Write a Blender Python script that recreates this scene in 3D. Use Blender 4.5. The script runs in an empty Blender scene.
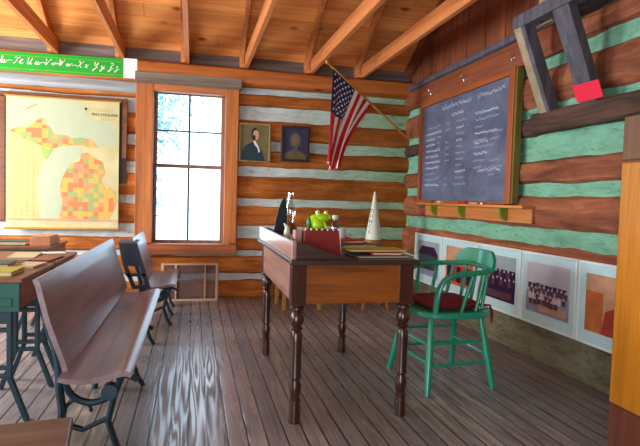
import bpy, bmesh, math, random
from mathutils import Vector, Matrix, noise
random.seed(7)
S = bpy.context.scene
COL = S.collection
PI = math.pi
XW, YB = 2.38, 5.72          # right wall and back wall planes

# ------------------------------------------------------------------ materials
def lin(c):
    return tuple((v/12.92 if v <= .04045 else ((v+.055)/1.055)**2.4) for v in c)
def rgb(r, g, b): return lin((r/255, g/255, b/255)) + (1,)

class NT:
    def __init__(s, name):
        s.m = bpy.data.materials.new(name); s.m.use_nodes = True
        s.n = s.m.node_tree.nodes; s.l = s.m.node_tree.links
        s.b = s.n['Principled BSDF']
    def add(s, t, **kw):
        x = s.n.new(t)
        for k, v in kw.items():
            if k.startswith('i_'): x.inputs[k[2:].replace('_', ' ')].default_value = v
            else: setattr(x, k, v)
        return x
    def link(s, a, b): s.l.new(a, b)
    def coords(s, scale, kind='Object', rot=(0,0,0), loc=(0,0,0)):
        tc = s.add('ShaderNodeTexCoord'); mp = s.add('ShaderNodeMapping')
        mp.inputs['Scale'].default_value = scale; mp.inputs['Rotation'].default_value = rot
        mp.inputs['Location'].default_value = loc
        s.link(tc.outputs[kind], mp.inputs['Vector']); return mp.outputs['Vector']
    def noise(s, vec, scale, detail=4, rough=.6, dist=0):
        x = s.add('ShaderNodeTexNoise'); x.inputs['Scale'].default_value = scale
        x.inputs['Detail'].default_value = detail; x.inputs['Roughness'].default_value = rough
        x.inputs['Distortion'].default_value = dist
        s.link(vec, x.inputs['Vector']); return x.outputs['Fac']
    def ramp(s, fac, stops, interp='LINEAR'):
        r = s.add('ShaderNodeValToRGB'); e = r.color_ramp.elements; r.color_ramp.interpolation = interp
        e[0].position, e[0].color = stops[0]; e[1].position, e[1].color = stops[-1]
        for p, c in stops[1:-1]:
            q = e.new(p); q.color = c
        s.link(fac, r.inputs['Fac']); return r.outputs['Color']
    def mix(s, fac, a, b, mode='MIX'):
        x = s.add('ShaderNodeMix', data_type='RGBA', blend_type=mode)
        if isinstance(fac, (int, float)): x.inputs[0].default_value = fac
        else: s.link(fac, x.inputs[0])
        for v, i in ((a, 6), (b, 7)):
            if isinstance(v, tuple): x.inputs[i].default_value = v
            else: s.link(v, x.inputs[i])
        return x.outputs[2]
    def bump(s, h, strength=.3, dist=.01):
        b = s.add('ShaderNodeBump'); b.inputs['Strength'].default_value = strength; b.inputs['Distance'].default_value = dist
        s.link(h, b.inputs['Height']); s.link(b.outputs['Normal'], s.b.inputs['Normal'])
    def base(s, c, rough=.5, metal=0, spec=.5, coat=0):
        if isinstance(c, tuple): s.b.inputs['Base Color'].default_value = c
        else: s.link(c, s.b.inputs['Base Color'])
        s.b.inputs['Roughness'].default_value = rough; s.b.inputs['Metallic'].default_value = metal
        s.b.inputs['Specular IOR Level'].default_value = spec; s.b.inputs['Coat Weight'].default_value = coat
        s.b.inputs['Coat Roughness'].default_value = .1
        return s.m

def plain(name, c, rough=.5, metal=0, spec=.5, var=.12, coat=0, nscale=9):
    t = NT(name); v = t.coords((1,1,1)); f = t.noise(v, nscale, 4)
    d = tuple(x*(1-var) for x in c[:3])+(1,); l = tuple(min(1, x*(1+var)) for x in c[:3])+(1,)
    return t.base(t.ramp(f, [(.3, d), (.7, l)]), rough, metal, spec, coat)

def wood(name, dark, light, axis='X', rough=.5, scale=1.0, spec=.4, knots=False, bump=.25, patch=.35, coat=0):
    """straight-grained timber: noise stretched along the grain, slow patches, optional knots"""
    t = NT(name)
    st = {'X': (1.2, 22, 22), 'Y': (22, 1.2, 22), 'Z': (22, 22, 1.2)}[axis]
    v = t.coords(tuple(a*scale for a in st)); g = t.noise(v, 1.0, 6, .65, .4)
    c = t.ramp(g, [(.28, dark), (.72, light)])
    v2 = t.coords(tuple(a*.12*scale for a in st), loc=(3.1, 1.7, .4)); p = t.noise(v2, 1.6, 3)
    pd = t.ramp(p, [(.3, (1-patch,)*3+(1,)), (.7, (1,1,1,1))])
    c = t.mix(1.0, c, pd, 'MULTIPLY')
    if knots:
        kv = t.coords({'X': (2.2, 6, 6), 'Y': (6, 2.2, 6), 'Z': (6, 6, 2.2)}[axis])
        vo = t.add('ShaderNodeTexVoronoi'); vo.inputs['Scale'].default_value = 1.0; t.link(kv, vo.inputs['Vector'])
        k = t.ramp(vo.outputs['Distance'], [(.05, (.22, .1, .05, 1)), (.16, (1,1,1,1))])
        c = t.mix(1.0, c, k, 'MULTIPLY')
    t.bump(g, bump, .006)
    return t.base(c, rough, 0, spec, coat)

M = {}
# logs of the walls: warm brown, hewn
def log_mat(name, dark, mid, light, axis):
    t = NT(name)
    st = {'X': (1.0, 9, 9), 'Y': (9, 1.0, 9)}[axis]
    g = t.noise(t.coords(st), 1.5, 8, .7, .6)
    b = t.noise(t.coords((1, 1, 1.6), loc=(.3, .8, .1)), 2.3, 5, .6)
    c = t.ramp(g, [(.25, dark), (.5, mid), (.75, light)])
    c2 = t.ramp(b, [(.3, (.55, .5, .5, 1)), (.65, (1.1, 1.05, 1, 1))])
    c = t.mix(1.0, c, c2, 'MULTIPLY')
    if axis == 'X':   # shade towards the corner painted in: logs get darker and greener
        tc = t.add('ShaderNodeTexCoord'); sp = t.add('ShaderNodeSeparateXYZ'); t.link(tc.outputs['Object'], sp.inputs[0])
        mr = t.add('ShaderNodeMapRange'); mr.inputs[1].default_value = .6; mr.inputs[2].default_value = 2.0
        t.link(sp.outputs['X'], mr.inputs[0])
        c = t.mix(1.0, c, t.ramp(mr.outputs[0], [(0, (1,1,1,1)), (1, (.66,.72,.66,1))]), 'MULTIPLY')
    t.bump(g, .6, .02)
    return t.base(c, .75, 0, .25)
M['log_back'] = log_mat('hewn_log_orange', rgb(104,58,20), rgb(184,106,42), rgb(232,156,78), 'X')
M['log_right'] = log_mat('hewn_log_red', rgb(84,50,36), rgb(150,92,66), rgb(196,134,92), 'Y')
M['log_dark'] = log_mat('hewn_log_dark', rgb(48,38,36), rgb(86,66,58), rgb(120,90,74), 'Y')
def chink_mat(name, a, b, axis_fade):
    t = NT(name)
    n = t.noise(t.coords((2.5, 2.5, 9)), 1.8, 7, .7, .5)
    c = t.ramp(n, [(.25, a), (.6, b)])
    if axis_fade:   # window daylight painted in: mortar paler near it, greener further along
        tc = t.add('ShaderNodeTexCoord'); sp = t.add('ShaderNodeSeparateXYZ'); t.link(tc.outputs['Object'], sp.inputs[0])
        mr = t.add('ShaderNodeMapRange'); mr.inputs[1].default_value = .7; mr.inputs[2].default_value = 2.5
        t.link(sp.outputs['X'], mr.inputs[0])
        w = t.ramp(n, [(.25, rgb(168,178,172)), (.6, rgb(210,222,224))])
        c = t.mix(mr.outputs[0], w, c)
    s = t.noise(t.coords((3, 3, 14), loc=(5, 2, 1)), 2.2, 6, .75, .8)
    c = t.mix(1.0, c, t.ramp(s, [(.33, (.38, .34, .33, 1)), (.42, (1,1,1,1))]), 'MULTIPLY')
    t.bump(n, .6, .02)
    return t.base(c, .85, 0, .2)
M['chink_back'] = chink_mat('green_lime_chinking', rgb(98,146,104), rgb(146,190,150), True)
M['chink_right'] = chink_mat('teal_lime_chinking', rgb(90,144,120), rgb(130,188,160), False)
M['chink_low'] = chink_mat('grey_green_chinking', rgb(72,68,52), rgb(128,124,100), False)
M['pale_board'] = wood('pale_blue_grey_board', rgb(134,140,144), rgb(186,196,202), 'X', .8)
M['plate'] = wood('orange_plate_timber', rgb(150,78,28), rgb(214,126,56), 'X', .6, knots=True)
M['plate_red'] = wood('red_brown_plate_board', rgb(118,60,36), rgb(180,102,64), 'Y', .6)
M['casing'] = wood('window_casing_wood', rgb(160,86,38), rgb(222,138,72), 'Z', .55)
M['casing_x'] = wood('window_casing_wood_level', rgb(150,78,40), rgb(210,128,76), 'X', .55)
M['greyboard'] = wood('weathered_grey_board', rgb(104,94,82), rgb(156,144,126), 'X', .8)
M['sash'] = wood('sash_brown', rgb(128,84,66), rgb(176,128,104), 'Z', .5)
M['muntin'] = plain('dark_muntin', rgb(70,72,72), .5)
M['ceil'] = None
def ceil_mat():
    t = NT('roof_board_pine')
    g = t.noise(t.coords((1.3, 26, 26)), 1.0, 6, .65, .5)
    c = t.ramp(g, [(.25, rgb(214,126,58)), (.75, rgb(255,192,116))])
    oi = t.add('ShaderNodeAttribute'); oi.attribute_name = 'tint'
    c = t.mix(1.0, c, t.ramp(oi.outputs['Fac'], [(0, (.68, .6, .55, 1)), (1, (1.12, 1.08, 1.05, 1))]), 'MULTIPLY')
    vo = t.add('ShaderNodeTexVoronoi'); vo.inputs['Scale'].default_value = 1; t.link(t.coords((2.6, 5, 5)), vo.inputs['Vector'])
    c = t.mix(1.0, c, t.ramp(vo.outputs['Distance'], [(.05, (.3, .14, .06, 1)), (.17, (1,1,1,1))]), 'MULTIPLY')
    t.bump(g, .2, .004)
    return t.base(c, .6, 0, .3)
M['ceil'] = ceil_mat()
M['rafter'] = wood('rafter_pine', rgb(186,104,52), rgb(240,160,96), 'Y', .6, knots=False)
M['soffit'] = wood('grey_frieze_log', rgb(84,76,74), rgb(150,136,128), 'X', .8)
M['gable'] = wood('dark_gable_planks', rgb(92,48,32), rgb(164,92,58), 'Z', .6, patch=.5)
M['oldgrey'] = wood('old_grey_timber', rgb(64,64,76), rgb(114,112,124), 'Z', .7)
M['oldtan'] = wood('old_tan_timber', rgb(140,124,100), rgb(190,172,140), 'Z', .7)

def floor_mat():
    t = NT('worn_floor_planks')
    W = .088
    tc = t.add('ShaderNodeTexCoord'); sp = t.add('ShaderNodeSeparateXYZ'); t.link(tc.outputs['Object'], sp.inputs[0])
    dv = t.add('ShaderNodeMath', operation='DIVIDE'); dv.inputs[1].default_value = W; t.link(sp.outputs['X'], dv.inputs[0])
    fl = t.add('ShaderNodeMath', operation='FLOOR'); t.link(dv.outputs[0], fl.inputs[0])
    fr = t.add('ShaderNodeMath', operation='FRACT'); t.link(dv.outputs[0], fr.inputs[0])
    wn = t.add('ShaderNodeTexWhiteNoise', noise_dimensions='1D'); t.link(fl.outputs[0], wn.inputs['W'])
    # shift the grain along each plank
    ad = t.add('ShaderNodeMath', operation='MULTIPLY_ADD'); ad.inputs[1].default_value = 37.0
    t.link(wn.outputs['Value'], ad.inputs[0]); t.link(sp.outputs['Y'], ad.inputs[2])
    cb = t.add('ShaderNodeCombineXYZ'); t.link(sp.outputs['X'], cb.inputs[0]); t.link(ad.outputs[0], cb.inputs[1])
    mp = t.add('ShaderNodeMapping'); mp.inputs['Scale'].default_value = (13, .55, 1); t.link(cb.outputs[0], mp.inputs['Vector'])
    # flat-sawn cathedral figure: contour lines of a slow stretched noise
    nz = t.noise(mp.outputs['Vector'], 1.0, 2, .45)
    ml = t.add('ShaderNodeMath', operation='MULTIPLY'); ml.inputs[1].default_value = 20; t.link(nz, ml.inputs[0])
    f2 = t.add('ShaderNodeMath', operation='PINGPONG'); f2.inputs[1].default_value = 1; t.link(ml.outputs[0], f2.inputs[0])
    mp2 = t.add('ShaderNodeMapping'); mp2.inputs['Scale'].default_value = (60, 1.2, 1); t.link(cb.outputs[0], mp2.inputs['Vector'])
    fine = t.noise(mp2.outputs['Vector'], 1.0, 5, .7)
    c = t.ramp(f2.outputs[0], [(.1, rgb(112,112,122)), (.5, rgb(142,140,150)), (.95, rgb(170,166,172))])
    c = t.mix(.35, c, t.ramp(fine, [(.3, rgb(96,90,96)), (.7, rgb(172,162,160))]))
    c = t.mix(1.0, c, t.ramp(wn.outputs['Value'], [(0, (.80, .82, .84, 1)), (1, (1.14, 1.10, 1.04, 1))]), 'MULTIPLY')
    wear = t.noise(t.coords((1, 1, 1), loc=(2.3, .2, 0)), 1.3, 4)
    c = t.mix(1.0, c, t.ramp(wear, [(.35, (.74, .76, .7, 1)), (.65, (1.06, 1, 1, 1))]), 'MULTIPLY')
    pp = t.add('ShaderNodeMath', operation='PINGPONG'); pp.inputs[1].default_value = .5; t.link(fr.outputs[0], pp.inputs[0])
    gap = t.ramp(pp.outputs[0], [(.03, (.12, .11, .12, 1)), (.07, (1,1,1,1))])
    c = t.mix(1.0, c, gap, 'MULTIPLY')
    hb = t.mix(.9, f2.outputs[0], gap)
    t.bump(hb, .25, .003)
    m = t.base(c, .42, 0, .75)
    rr = t.ramp(f2.outputs[0], [(.15, (.55,.55,.55,1)), (.85, (.2,.2,.2,1))]); t.link(rr, t.b.inputs['Roughness'])
    return m
M['floor'] = floor_mat()
M['bench'] = wood('bench_varnished_wood', rgb(110,84,90), rgb(164,136,140), 'Y', .34, scale=.8, spec=.5, coat=.12)
M['bench_edge'] = wood('bench_edge_wood', rgb(104,78,62), rgb(156,124,100), 'Y', .4)
M['seat_brown'] = wood('worn_brown_seat', rgb(84,58,48), rgb(132,96,80), 'X', .4)
M['iron'] = plain('teal_black_cast_iron', rgb(24,56,68), .4, .2, .6)
M['iron_navy'] = plain('navy_cast_iron', rgb(26,30,52), .45, .1)
M['deskgreen'] = plain('dark_green_painted_iron', rgb(8,84,72), .4)
M['deskwood'] = wood('student_desk_wood', rgb(110,62,40), rgb(170,108,74), 'Y', .4)
M['paper_tan'] = plain('tan_paper', rgb(206,190,158), .8)
M['paper_white'] = plain('white_paper', rgb(228,228,224), .7, var=.05)
M['book_yg'] = plain('yellow_green_cover', rgb(170,170,40), .5)
M['book_red'] = plain('red_cloth_cover', rgb(168,26,34), .55)
M['book_black'] = plain('black_cover', rgb(26,24,28), .5)
M['book_teal'] = plain('dark_teal_cover', rgb(26,70,72), .5)
M['book_grey'] = plain('slate_grey_cover', rgb(78,82,92), .5)
M['book_brown'] = plain('brown_cover', rgb(138,72,52), .5)
M['slate_pink'] = wood('light_orange_wood', rgb(196,124,82), rgb(236,170,126), 'X', .5)
M['desk'] = wood('teacher_desk_walnut', rgb(104,52,14), rgb(176,100,34), 'X', .38, spec=.5, patch=.3, coat=.15)
M['desk_side'] = wood('teacher_desk_side_glare', rgb(158,112,100), rgb(206,164,150), 'Y', .3, spec=.6, coat=.4)  # pinkish glare from the left windows is put into this wood colour
M['desk_leg'] = wood('teacher_desk_leg', rgb(44,20,16), rgb(84,42,30), 'Z', .3, spec=.6, coat=.4)
M['desk_top'] = wood('teacher_desk_top', rgb(44,34,34), rgb(84,66,60), 'X', .35, spec=.5, coat=.2)
M['chair'] = plain('jade_green_paint', rgb(20,158,126), .28, 0, .6, .1, .45)
M['cushion'] = plain('dark_red_cushion', rgb(110,24,34), .85, var=.25, nscale=30)
M['slate'] = None
def slate_mat():
    t = NT('chalky_slate'); n = t.noise(t.coords((1, 1.2, 2)), 2.2, 6, .65, .5)
    return t.base(t.ramp(n, [(.3, rgb(70,78,100)), (.7, rgb(108,118,146))]), .6, 0, .4)
M['slate'] = slate_mat()
M['chalk'] = plain('chalk_marks', rgb(190,200,220), .9, var=.05)
M['chalk_dim'] = plain('faint_chalk_marks', rgb(146,156,186), .9, var=.05)
M['bframe'] = wood('chalkboard_frame_brown', rgb(140,70,36), rgb(200,112,62), 'Z', .45)
M['bframe_y'] = wood('chalkboard_frame_brown_level', rgb(140,70,36), rgb(200,112,62), 'Y', .45)
M['bside'] = wood('chalkboard_side_olive', rgb(96,88,30), rgb(138,126,56), 'Z', .5)  # olive light on the frame's near side, put into the wood colour
M['tray'] = wood('tray_orange_wood', rgb(180,104,46), rgb(232,152,84), 'Y', .5)
M['bracket'] = plain('olive_green_bracket', rgb(124,140,34), .5)
M['chrome'] = plain('bright_hook_metal', rgb(220,222,220), .2, .9)
M['mat'] = plain('pale_mat_board', rgb(196,232,238), .2, 0, .6, .04, .5)
M['pframe'] = plain('thin_white_frame', rgb(232,246,248), .3, var=.05)
M['pdark'] = plain('thin_dark_frame', rgb(30,46,44), .4)
M['cab'] = wood('amber_cabinet_wood', rgb(158,90,8), rgb(220,142,24), 'Z', .35, coat=.3, patch=.25)
M['cab_dark'] = wood('brown_cabinet_top', rgb(92,62,40), rgb(134,94,62), 'Z', .5)
M['cab_red'] = wood('red_brown_cabinet_base', rgb(84,44,28), rgb(128,70,46), 'Z', .5)
M['red_tag'] = plain('scarlet_card', rgb(232,24,64), .6, var=.05)
M['white'] = plain('white_plastic', rgb(236,238,238), .4, var=.03)
M['cone'] = plain('white_card_cone', rgb(214,226,210), .6, var=.04)
M['ink'] = plain('black_ink', rgb(20,22,24), .7)
M['yellow_wood'] = wood('pale_yellow_wood', rgb(190,140,62), rgb(230,184,104), 'Z', .5)
M['stool_wood'] = wood('stool_honey_wood', rgb(150,96,40), rgb(196,136,66), 'Z', .5)
M['frog'] = plain('lime_green_frog', rgb(168,214,10), .4, var=.12)
M['frog_dark'] = plain('dark_green_frog_back', rgb(40,110,30), .5)
M['eye'] = plain('pale_yellow_eye', rgb(244,248,190), .3, var=.03)
M['redbox'] = plain('dark_red_leather', rgb(130,30,26), .45, var=.2, nscale=20)
M['pinkside'] = plain('pinkish_glare', rgb(176,128,124), .6)  # glare on the red box's left face, put into the colour
M['blackmetal'] = plain('blackened_tin', rgb(30,40,50), .35, .3)
M['brass'] = plain('aged_brass', rgb(150,120,60), .35, .7)
def glass_mat(name, tint=(1,1,1,1), gl=.1):
    t = NT(name); t.n.remove(t.b)
    tr = t.add('ShaderNodeBsdfTransparent'); tr.inputs[0].default_value = tint
    g = t.add('ShaderNodeBsdfGlossy'); g.inputs['Roughness'].default_value = .03
    mx = t.add('ShaderNodeMixShader'); mx.inputs[0].default_value = gl
    t.link(tr.outputs[0], mx.inputs[1]); t.link(g.outputs[0], mx.inputs[2])
    t.link(mx.outputs[0], t.n['Material Output'].inputs['Surface']); return t.m
M['pane'] = glass_mat('window_pane_glass', (1,1,1,1), .04)
M['lampglass'] = glass_mat('lamp_chimney_glass', (.9,.95,.95,1), .3)
M['bottleglass'] = glass_mat('bottle_glass', (.6,.7,.72,1), .25)
def screen_mat():
    t = NT('grey_wire_mesh'); t.n.remove(t.b)
    tr = t.add('ShaderNodeBsdfTransparent'); d = t.add('ShaderNodeBsdfDiffuse'); d.inputs[0].default_value = rgb(112,104,110)
    v = t.coords((260, 260, 260)); br = t.add('ShaderNodeTexChecker'); br.inputs['Scale'].default_value = 1; t.link(v, br.inputs['Vector'])
    mx = t.add('ShaderNodeMixShader'); mx.inputs[0].default_value = .55
    t.link(tr.outputs[0], mx.inputs[1]); t.link(d.outputs[0], mx.inputs[2])
    t.link(mx.outputs[0], t.n['Material Output'].inputs['Surface']); return t.m
M['wire'] = screen_mat()
M['paleframe'] = wood('pale_screen_frame', rgb(196,160,122), rgb(238,212,180), 'X', .5)
M['mapframe'] = wood('map_backboard_brown', rgb(88,50,28), rgb(140,84,46), 'X', .5)
M['mapback'] = plain('dark_panel_behind_map', rgb(70,56,36), .6)
def map_mat():
    t = NT('old_map_paper'); n = t.noise(t.coords((1,1,1)), 4, 6, .65)
    return t.base(t.ramp(n, [(.3, rgb(182,176,126)), (.7, rgb(208,202,158))]), .75, 0, .2)
M['map'] = map_mat()
def county_mat(name, size):
    t = NT(name)
    v = t.coords((1/size, 1, 1/size))
    fx = t.add('ShaderNodeVectorMath', operation='FLOOR'); t.link(v, fx.inputs[0])
    w = t.add('ShaderNodeTexWhiteNoise', noise_dimensions='3D')
    sp = t.add('ShaderNodeSeparateXYZ'); t.link(fx.outputs[0], sp.inputs[0])
    cb = t.add('ShaderNodeCombineXYZ'); t.link(sp.outputs['X'], cb.inputs[0]); t.link(sp.outputs['Z'], cb.inputs[2]); t.link(cb.outputs[0], w.inputs['Vector'])
    c = t.ramp(w.outputs['Value'], [(0, rgb(208,128,86)), (.3, rgb(206,172,92)), (.6, rgb(152,168,112)), (.8, rgb(210,148,106))], 'CONSTANT')
    return t.base(c, .75, 0, .2)
M['county'] = county_mat('county_patchwork', .047)
M['lake'] = plain('pale_lake_wash', rgb(174,186,156), .75, var=.04)
M['paleyellow'] = plain('pale_yellow_land', rgb(190,182,122), .75, var=.05)
M['rule'] = plain('fine_map_lines', rgb(160,158,110), .8)
M['banner'] = plain('bright_green_strip', rgb(0,158,32), .6, var=.06)
M['mapgreen'] = plain('map_leaf_green', rgb(150,180,90), .7)
M['gilt'] = wood('gilt_frame', rgb(128,104,60), rgb(196,172,116), 'Z', .4)
M['darkframe'] = plain('near_black_frame', rgb(36,34,38), .45)
M['olive_bg'] = plain('olive_painted_ground', rgb(106,98,62), .5, var=.3, nscale=5)
M['navy_bg'] = plain('navy_painted_ground', rgb(46,44,74), .5, var=.3, nscale=6)
M['coat'] = plain('dark_blue_coat', rgb(20,48,62), .6)
M['skin'] = plain('painted_skin', rgb(202,158,116), .6)
M['skin_dim'] = plain('dim_painted_skin', rgb(110,92,74), .6)
M['hair'] = plain('dark_hair', rgb(28,24,22), .7)
M['hair_dim'] = plain('dim_grey_hair', rgb(84,78,82), .7)
M['robe'] = plain('dim_olive_robe', rgb(96,86,46), .6)
M['fl_red'] = plain('flag_red', rgb(190,16,34), .75, var=.08)
M['fl_white'] = plain('flag_white', rgb(238,234,222), .75, var=.04)
M['fl_blue'] = plain('flag_navy', rgb(26,42,92), .75, var=.1)
M['pole'] = wood('varnished_flag_pole', rgb(176,120,40), rgb(226,172,76), 'X', .35)
M['ph_sky'] = plain('photo_pale_sky', rgb(190,190,204), .3, var=.1)
M['ph_sky2'] = plain('photo_grey_sky', rgb(150,164,172), .3, var=.15)
M['ph_dark'] = plain('photo_dark_purple', rgb(44,22,62), .3, var=.4)
M['ph_floor'] = plain('photo_grey_violet', rgb(142,140,164), .3, var=.2)
M['ph_mid'] = plain('photo_plum', rgb(88,52,72), .4, var=.3)
M['ph_face'] = plain('photo_faces', rgb(206,190,198), .4)
M['ph_red'] = plain('photo_red_dress', rgb(176,62,44), .3, var=.25)
M['ph_tan'] = plain('photo_sepia', rgb(196,150,120), .3, var=.25)
M['ph_orange'] = plain('photo_orange_sepia', rgb(190,104,52), .3, var=.3)
M['ph_teal'] = plain('photo_dark_teal', rgb(48,74,78), .3, var=.4)
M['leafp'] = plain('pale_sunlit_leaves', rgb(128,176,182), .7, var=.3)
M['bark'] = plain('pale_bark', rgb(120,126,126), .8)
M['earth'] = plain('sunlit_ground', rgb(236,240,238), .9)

# ------------------------------------------------------------------ mesh building
class MB:
    def __init__(s): s.v = []; s.f = []; s.mi = []
    def add(s, vs, fs, mi=0):
        o = len(s.v); s.v += [Vector(p) for p in vs]
        for f in fs: s.f.append([i+o for i in f]); s.mi.append(mi)
    def box(s, x0, x1, y0, y1, z0, z1, mi=0):
        vs = [(x, y, z) for x in (x0, x1) for y in (y0, y1) for z in (z0, z1)]
        s.add(vs, [(0,1,3,2), (4,6,7,5), (0,4,5,1), (2,3,7,6), (0,2,6,4), (1,5,7,3)], mi); return s
    def bar(s, a, b, w, h, up=(0,0,1), mi=0):
        """rectangular bar from a to b; w across, h along 'up'"""
        a = Vector(a); b = Vector(b); d = (b-a).normalized(); u = Vector(up)
        r = d.cross(u).normalized(); u = r.cross(d).normalized()
        vs = [p + r*sx*w/2 + u*sz*h/2 for p in (a, b) for sx in (-1, 1) for sz in (-1, 1)]
        s.add(vs, [(0,1,3,2), (4,6,7,5), (0,4,5,1), (2,3,7,6), (0,2,6,4), (1,5,7,3)], mi); return s
    def tube(s, pts, rad, n=10, mi=0, flat=None, closed=False):
        pts = [Vector(p) for p in pts]; k = len(pts)
        if not isinstance(rad, (list, tuple)): rad = [rad]*k
        rings = []; prev = None
        for i in range(k):
            if closed: d = (pts[(i+1) % k]-pts[i-1]).normalized()
            else: d = (pts[min(i+1, k-1)]-pts[max(i-1, 0)]).normalized()
            if prev is None:
                a = Vector((0,0,1)) if abs(d.z) < .9 else Vector((1,0,0))
                u = (a - d*a.dot(d)).normalized()
            else: u = (prev - d*prev.dot(d)).normalized()
            prev = u; w = d.cross(u)
            rings.append([pts[i] + (u*math.cos(t)*(flat[0] if flat else 1) + w*math.sin(t)*(flat[1] if flat else 1))*rad[i] for t in [2*PI*j/n for j in range(n)]])
        vs = [p for r in rings for p in r]; fs = []
        for i in range(k if closed else k-1):
            a = i*n; b = ((i+1) % k)*n
            for j in range(n): fs.append((a+j, a+(j+1) % n, b+(j+1) % n, b+j))
        if not closed: fs += [tuple(reversed(range(n))), tuple(range((k-1)*n, k*n))]
        s.add(vs, fs, mi); return s
    def lathe(s, prof, c=(0,0,0), n=20, mi=0, axis='Z'):
        vs = []; fs = []; c = Vector(c)
        for r, z in prof:
            for j in range(n):
                t = 2*PI*j/n; p = Vector((r*math.cos(t), r*math.sin(t), z))
                if axis == 'Y': p = Vector((p.x, p.z, p.y))
                vs.append(c+p)
        k = len(prof)
        for i in range(k-1):
            for j in range(n): fs.append((i*n+j, i*n+(j+1) % n, (i+1)*n+(j+1) % n, (i+1)*n+j))
        fs += [tuple(reversed(range(n))), tuple(range((k-1)*n, k*n))]
        s.add(vs, fs, mi); return s
    def prism(s, poly, axis, a, b, mi=0):
        """extrude a 2-D outline: axis Y takes (x,z), axis X takes (y,z), axis Z takes (x,y)"""
        def P(q, t): return (q[0], t, q[1]) if axis == 'Y' else (t, q[0], q[1]) if axis == 'X' else (q[0], q[1], t)
        n = len(poly); vs = [P(q, a) for q in poly]+[P(q, b) for q in poly]
        fs = [tuple(range(n)), tuple(reversed(range(n, 2*n)))]+[(i, n+i, n+(i+1) % n, (i+1) % n) for i in range(n)]
        s.add(vs, fs, mi); return s
    def ball(s, c, r, nu=14, nv=9, mi=0):
        if not isinstance(r, (tuple, list)): r = (r,)*3
        vs = []; fs = []
        for i in range(nv+1):
            a = PI*i/nv
            for j in range(nu):
                b = 2*PI*j/nu
                vs.append((c[0]+r[0]*math.sin(a)*math.cos(b), c[1]+r[1]*math.sin(a)*math.sin(b), c[2]+r[2]*math.cos(a)))
        for i in range(nv):
            for j in range(nu): fs.append((i*nu+j, (i+1)*nu+j, (i+1)*nu+(j+1) % nu, i*nu+(j+1) % nu))
        s.add(vs, fs, mi); return s
    def poly(s, pts, mi=0): s.add(pts, [tuple(range(len(pts)))], mi); return s
    def xf(s, mat):
        s.v = [mat @ p for p in s.v]; return s
    def build(s, name, mats, parent=None, smooth=False, bevel=0, local=False, seg=2):
        if not isinstance(mats, (list, tuple)): mats = [mats]
        off = Vector((0,0,0)); q = parent
        while q is not None and not local:
            off += Vector(q.location); q = q.parent
        me = bpy.data.meshes.new(name); me.from_pydata([p-off for p in s.v], [], s.f)
        for m in mats: me.materials.append(m)
        me.polygons.foreach_set('material_index', s.mi)
        bm = bmesh.new(); bm.from_mesh(me)
        bmesh.ops.remove_doubles(bm, verts=bm.verts, dist=1e-5)
        bmesh.ops.recalc_face_normals(bm, faces=bm.faces); bm.to_mesh(me); bm.free()
        o = bpy.data.objects.new(name, me); COL.objects.link(o); o.parent = parent
        if smooth:
            for p in me.polygons: p.use_smooth = True
            me.set_sharp_from_angle(angle=math.radians(38))
        if bevel:
            b = o.modifiers.new('soften', 'BEVEL'); b.width = bevel; b.segments = seg; b.limit_method = 'ANGLE'; b.angle_limit = math.radians(40)
        return o

def tag(o, label, cat, group=None):
    o['label'] = label; o['category'] = cat
    if group: o['group'] = group
    return o
def thing(name, label, cat, loc=(0,0,0), rz=0, group=None):
    o = bpy.data.objects.new(name, None); COL.objects.link(o)
    o.empty_display_size = .1; o.location = loc; o.rotation_euler = (0, 0, rz)
    return tag(o, label, cat, group)
def struct(o):
    o['kind'] = 'structure'; return o
def copy_tree(o, parent=None):
    c = o.copy(); COL.objects.link(c); c.parent = parent
    for ch in list(o.children): copy_tree(ch, c)
    return c
def text_obj(name, body, size, mat, parent, loc, rot, extrude=.0006, shear=0, space=1.0):
    cu = bpy.data.curves.new(name, 'FONT'); cu.body = body; cu.size = size; cu.extrude = extrude
    cu.align_x = 'CENTER'; cu.align_y = 'CENTER'; cu.shear = shear; cu.space_character = space
    cu.materials.append(mat)
    tmp = bpy.data.objects.new(name+'_outline', cu); COL.objects.link(tmp)
    bpy.context.view_layer.update()
    me = bpy.data.meshes.new_from_object(tmp.evaluated_get(bpy.context.evaluated_depsgraph_get()))
    bpy.data.objects.remove(tmp); me.name = name
    o = bpy.data.objects.new(name, me); COL.objects.link(o)
    off = Vector((0,0,0)); q = parent
    while q is not None: off += Vector(q.location); q = q.parent
    o.parent = parent; o.location = Vector(loc)-off; o.rotation_euler = rot; return o
def nz(*p): return noise.noise(Vector(p))

# ------------------------------------------------------------------ room shell
mb = MB(); mb.box(-3.3, XW+.25, -1.2, YB+.25, -.08, 0); struct(mb.build('floor', M['floor']))

def log_strip(mb, p0, p1, zlo, zhi, axis, face, depth, seed, mi=0, step=.06, rag=.014):
    """one hewn log: ragged edges, slightly rounded face, running along X (axis X) or Y"""
    n = max(2, int(abs(p1-p0)/step)); vs = []; fs = []
    prof = [(0, 1.0), (.010, .0), (.85, -.006), (1., .0)]
    K = 6
    for i in range(n+1):
        t = p0+(p1-p0)*i/n
        a = zlo+rag*nz(t*2.2, seed, 3)+.5*rag*nz(t*9, seed, 9); b = zhi+rag*nz(t*2.2, seed, 17)+.5*rag*nz(t*9, seed, 29)
        h = b-a
        sec = [(a, 1), (a, .25), (a+.12*h, .04), (a+.5*h, -.06), (b-.12*h, .04), (b, .25), (b, 1)]
        for z, d in sec:
            q = face + d*depth + .008*nz(t*3, z*7, seed)
            vs.append((t, q, z) if axis == 'X' else (q, t, z))
    K = 7
    for i in range(n):
        for j in range(K-1):
            fs.append((i*K+j, (i+1)*K+j, (i+1)*K+j+1, i*K+j+1))
    fs += [tuple(range(K)), tuple(reversed(range(n*K, n*K+K)))]
    mb.add(vs, fs, mi)
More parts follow.
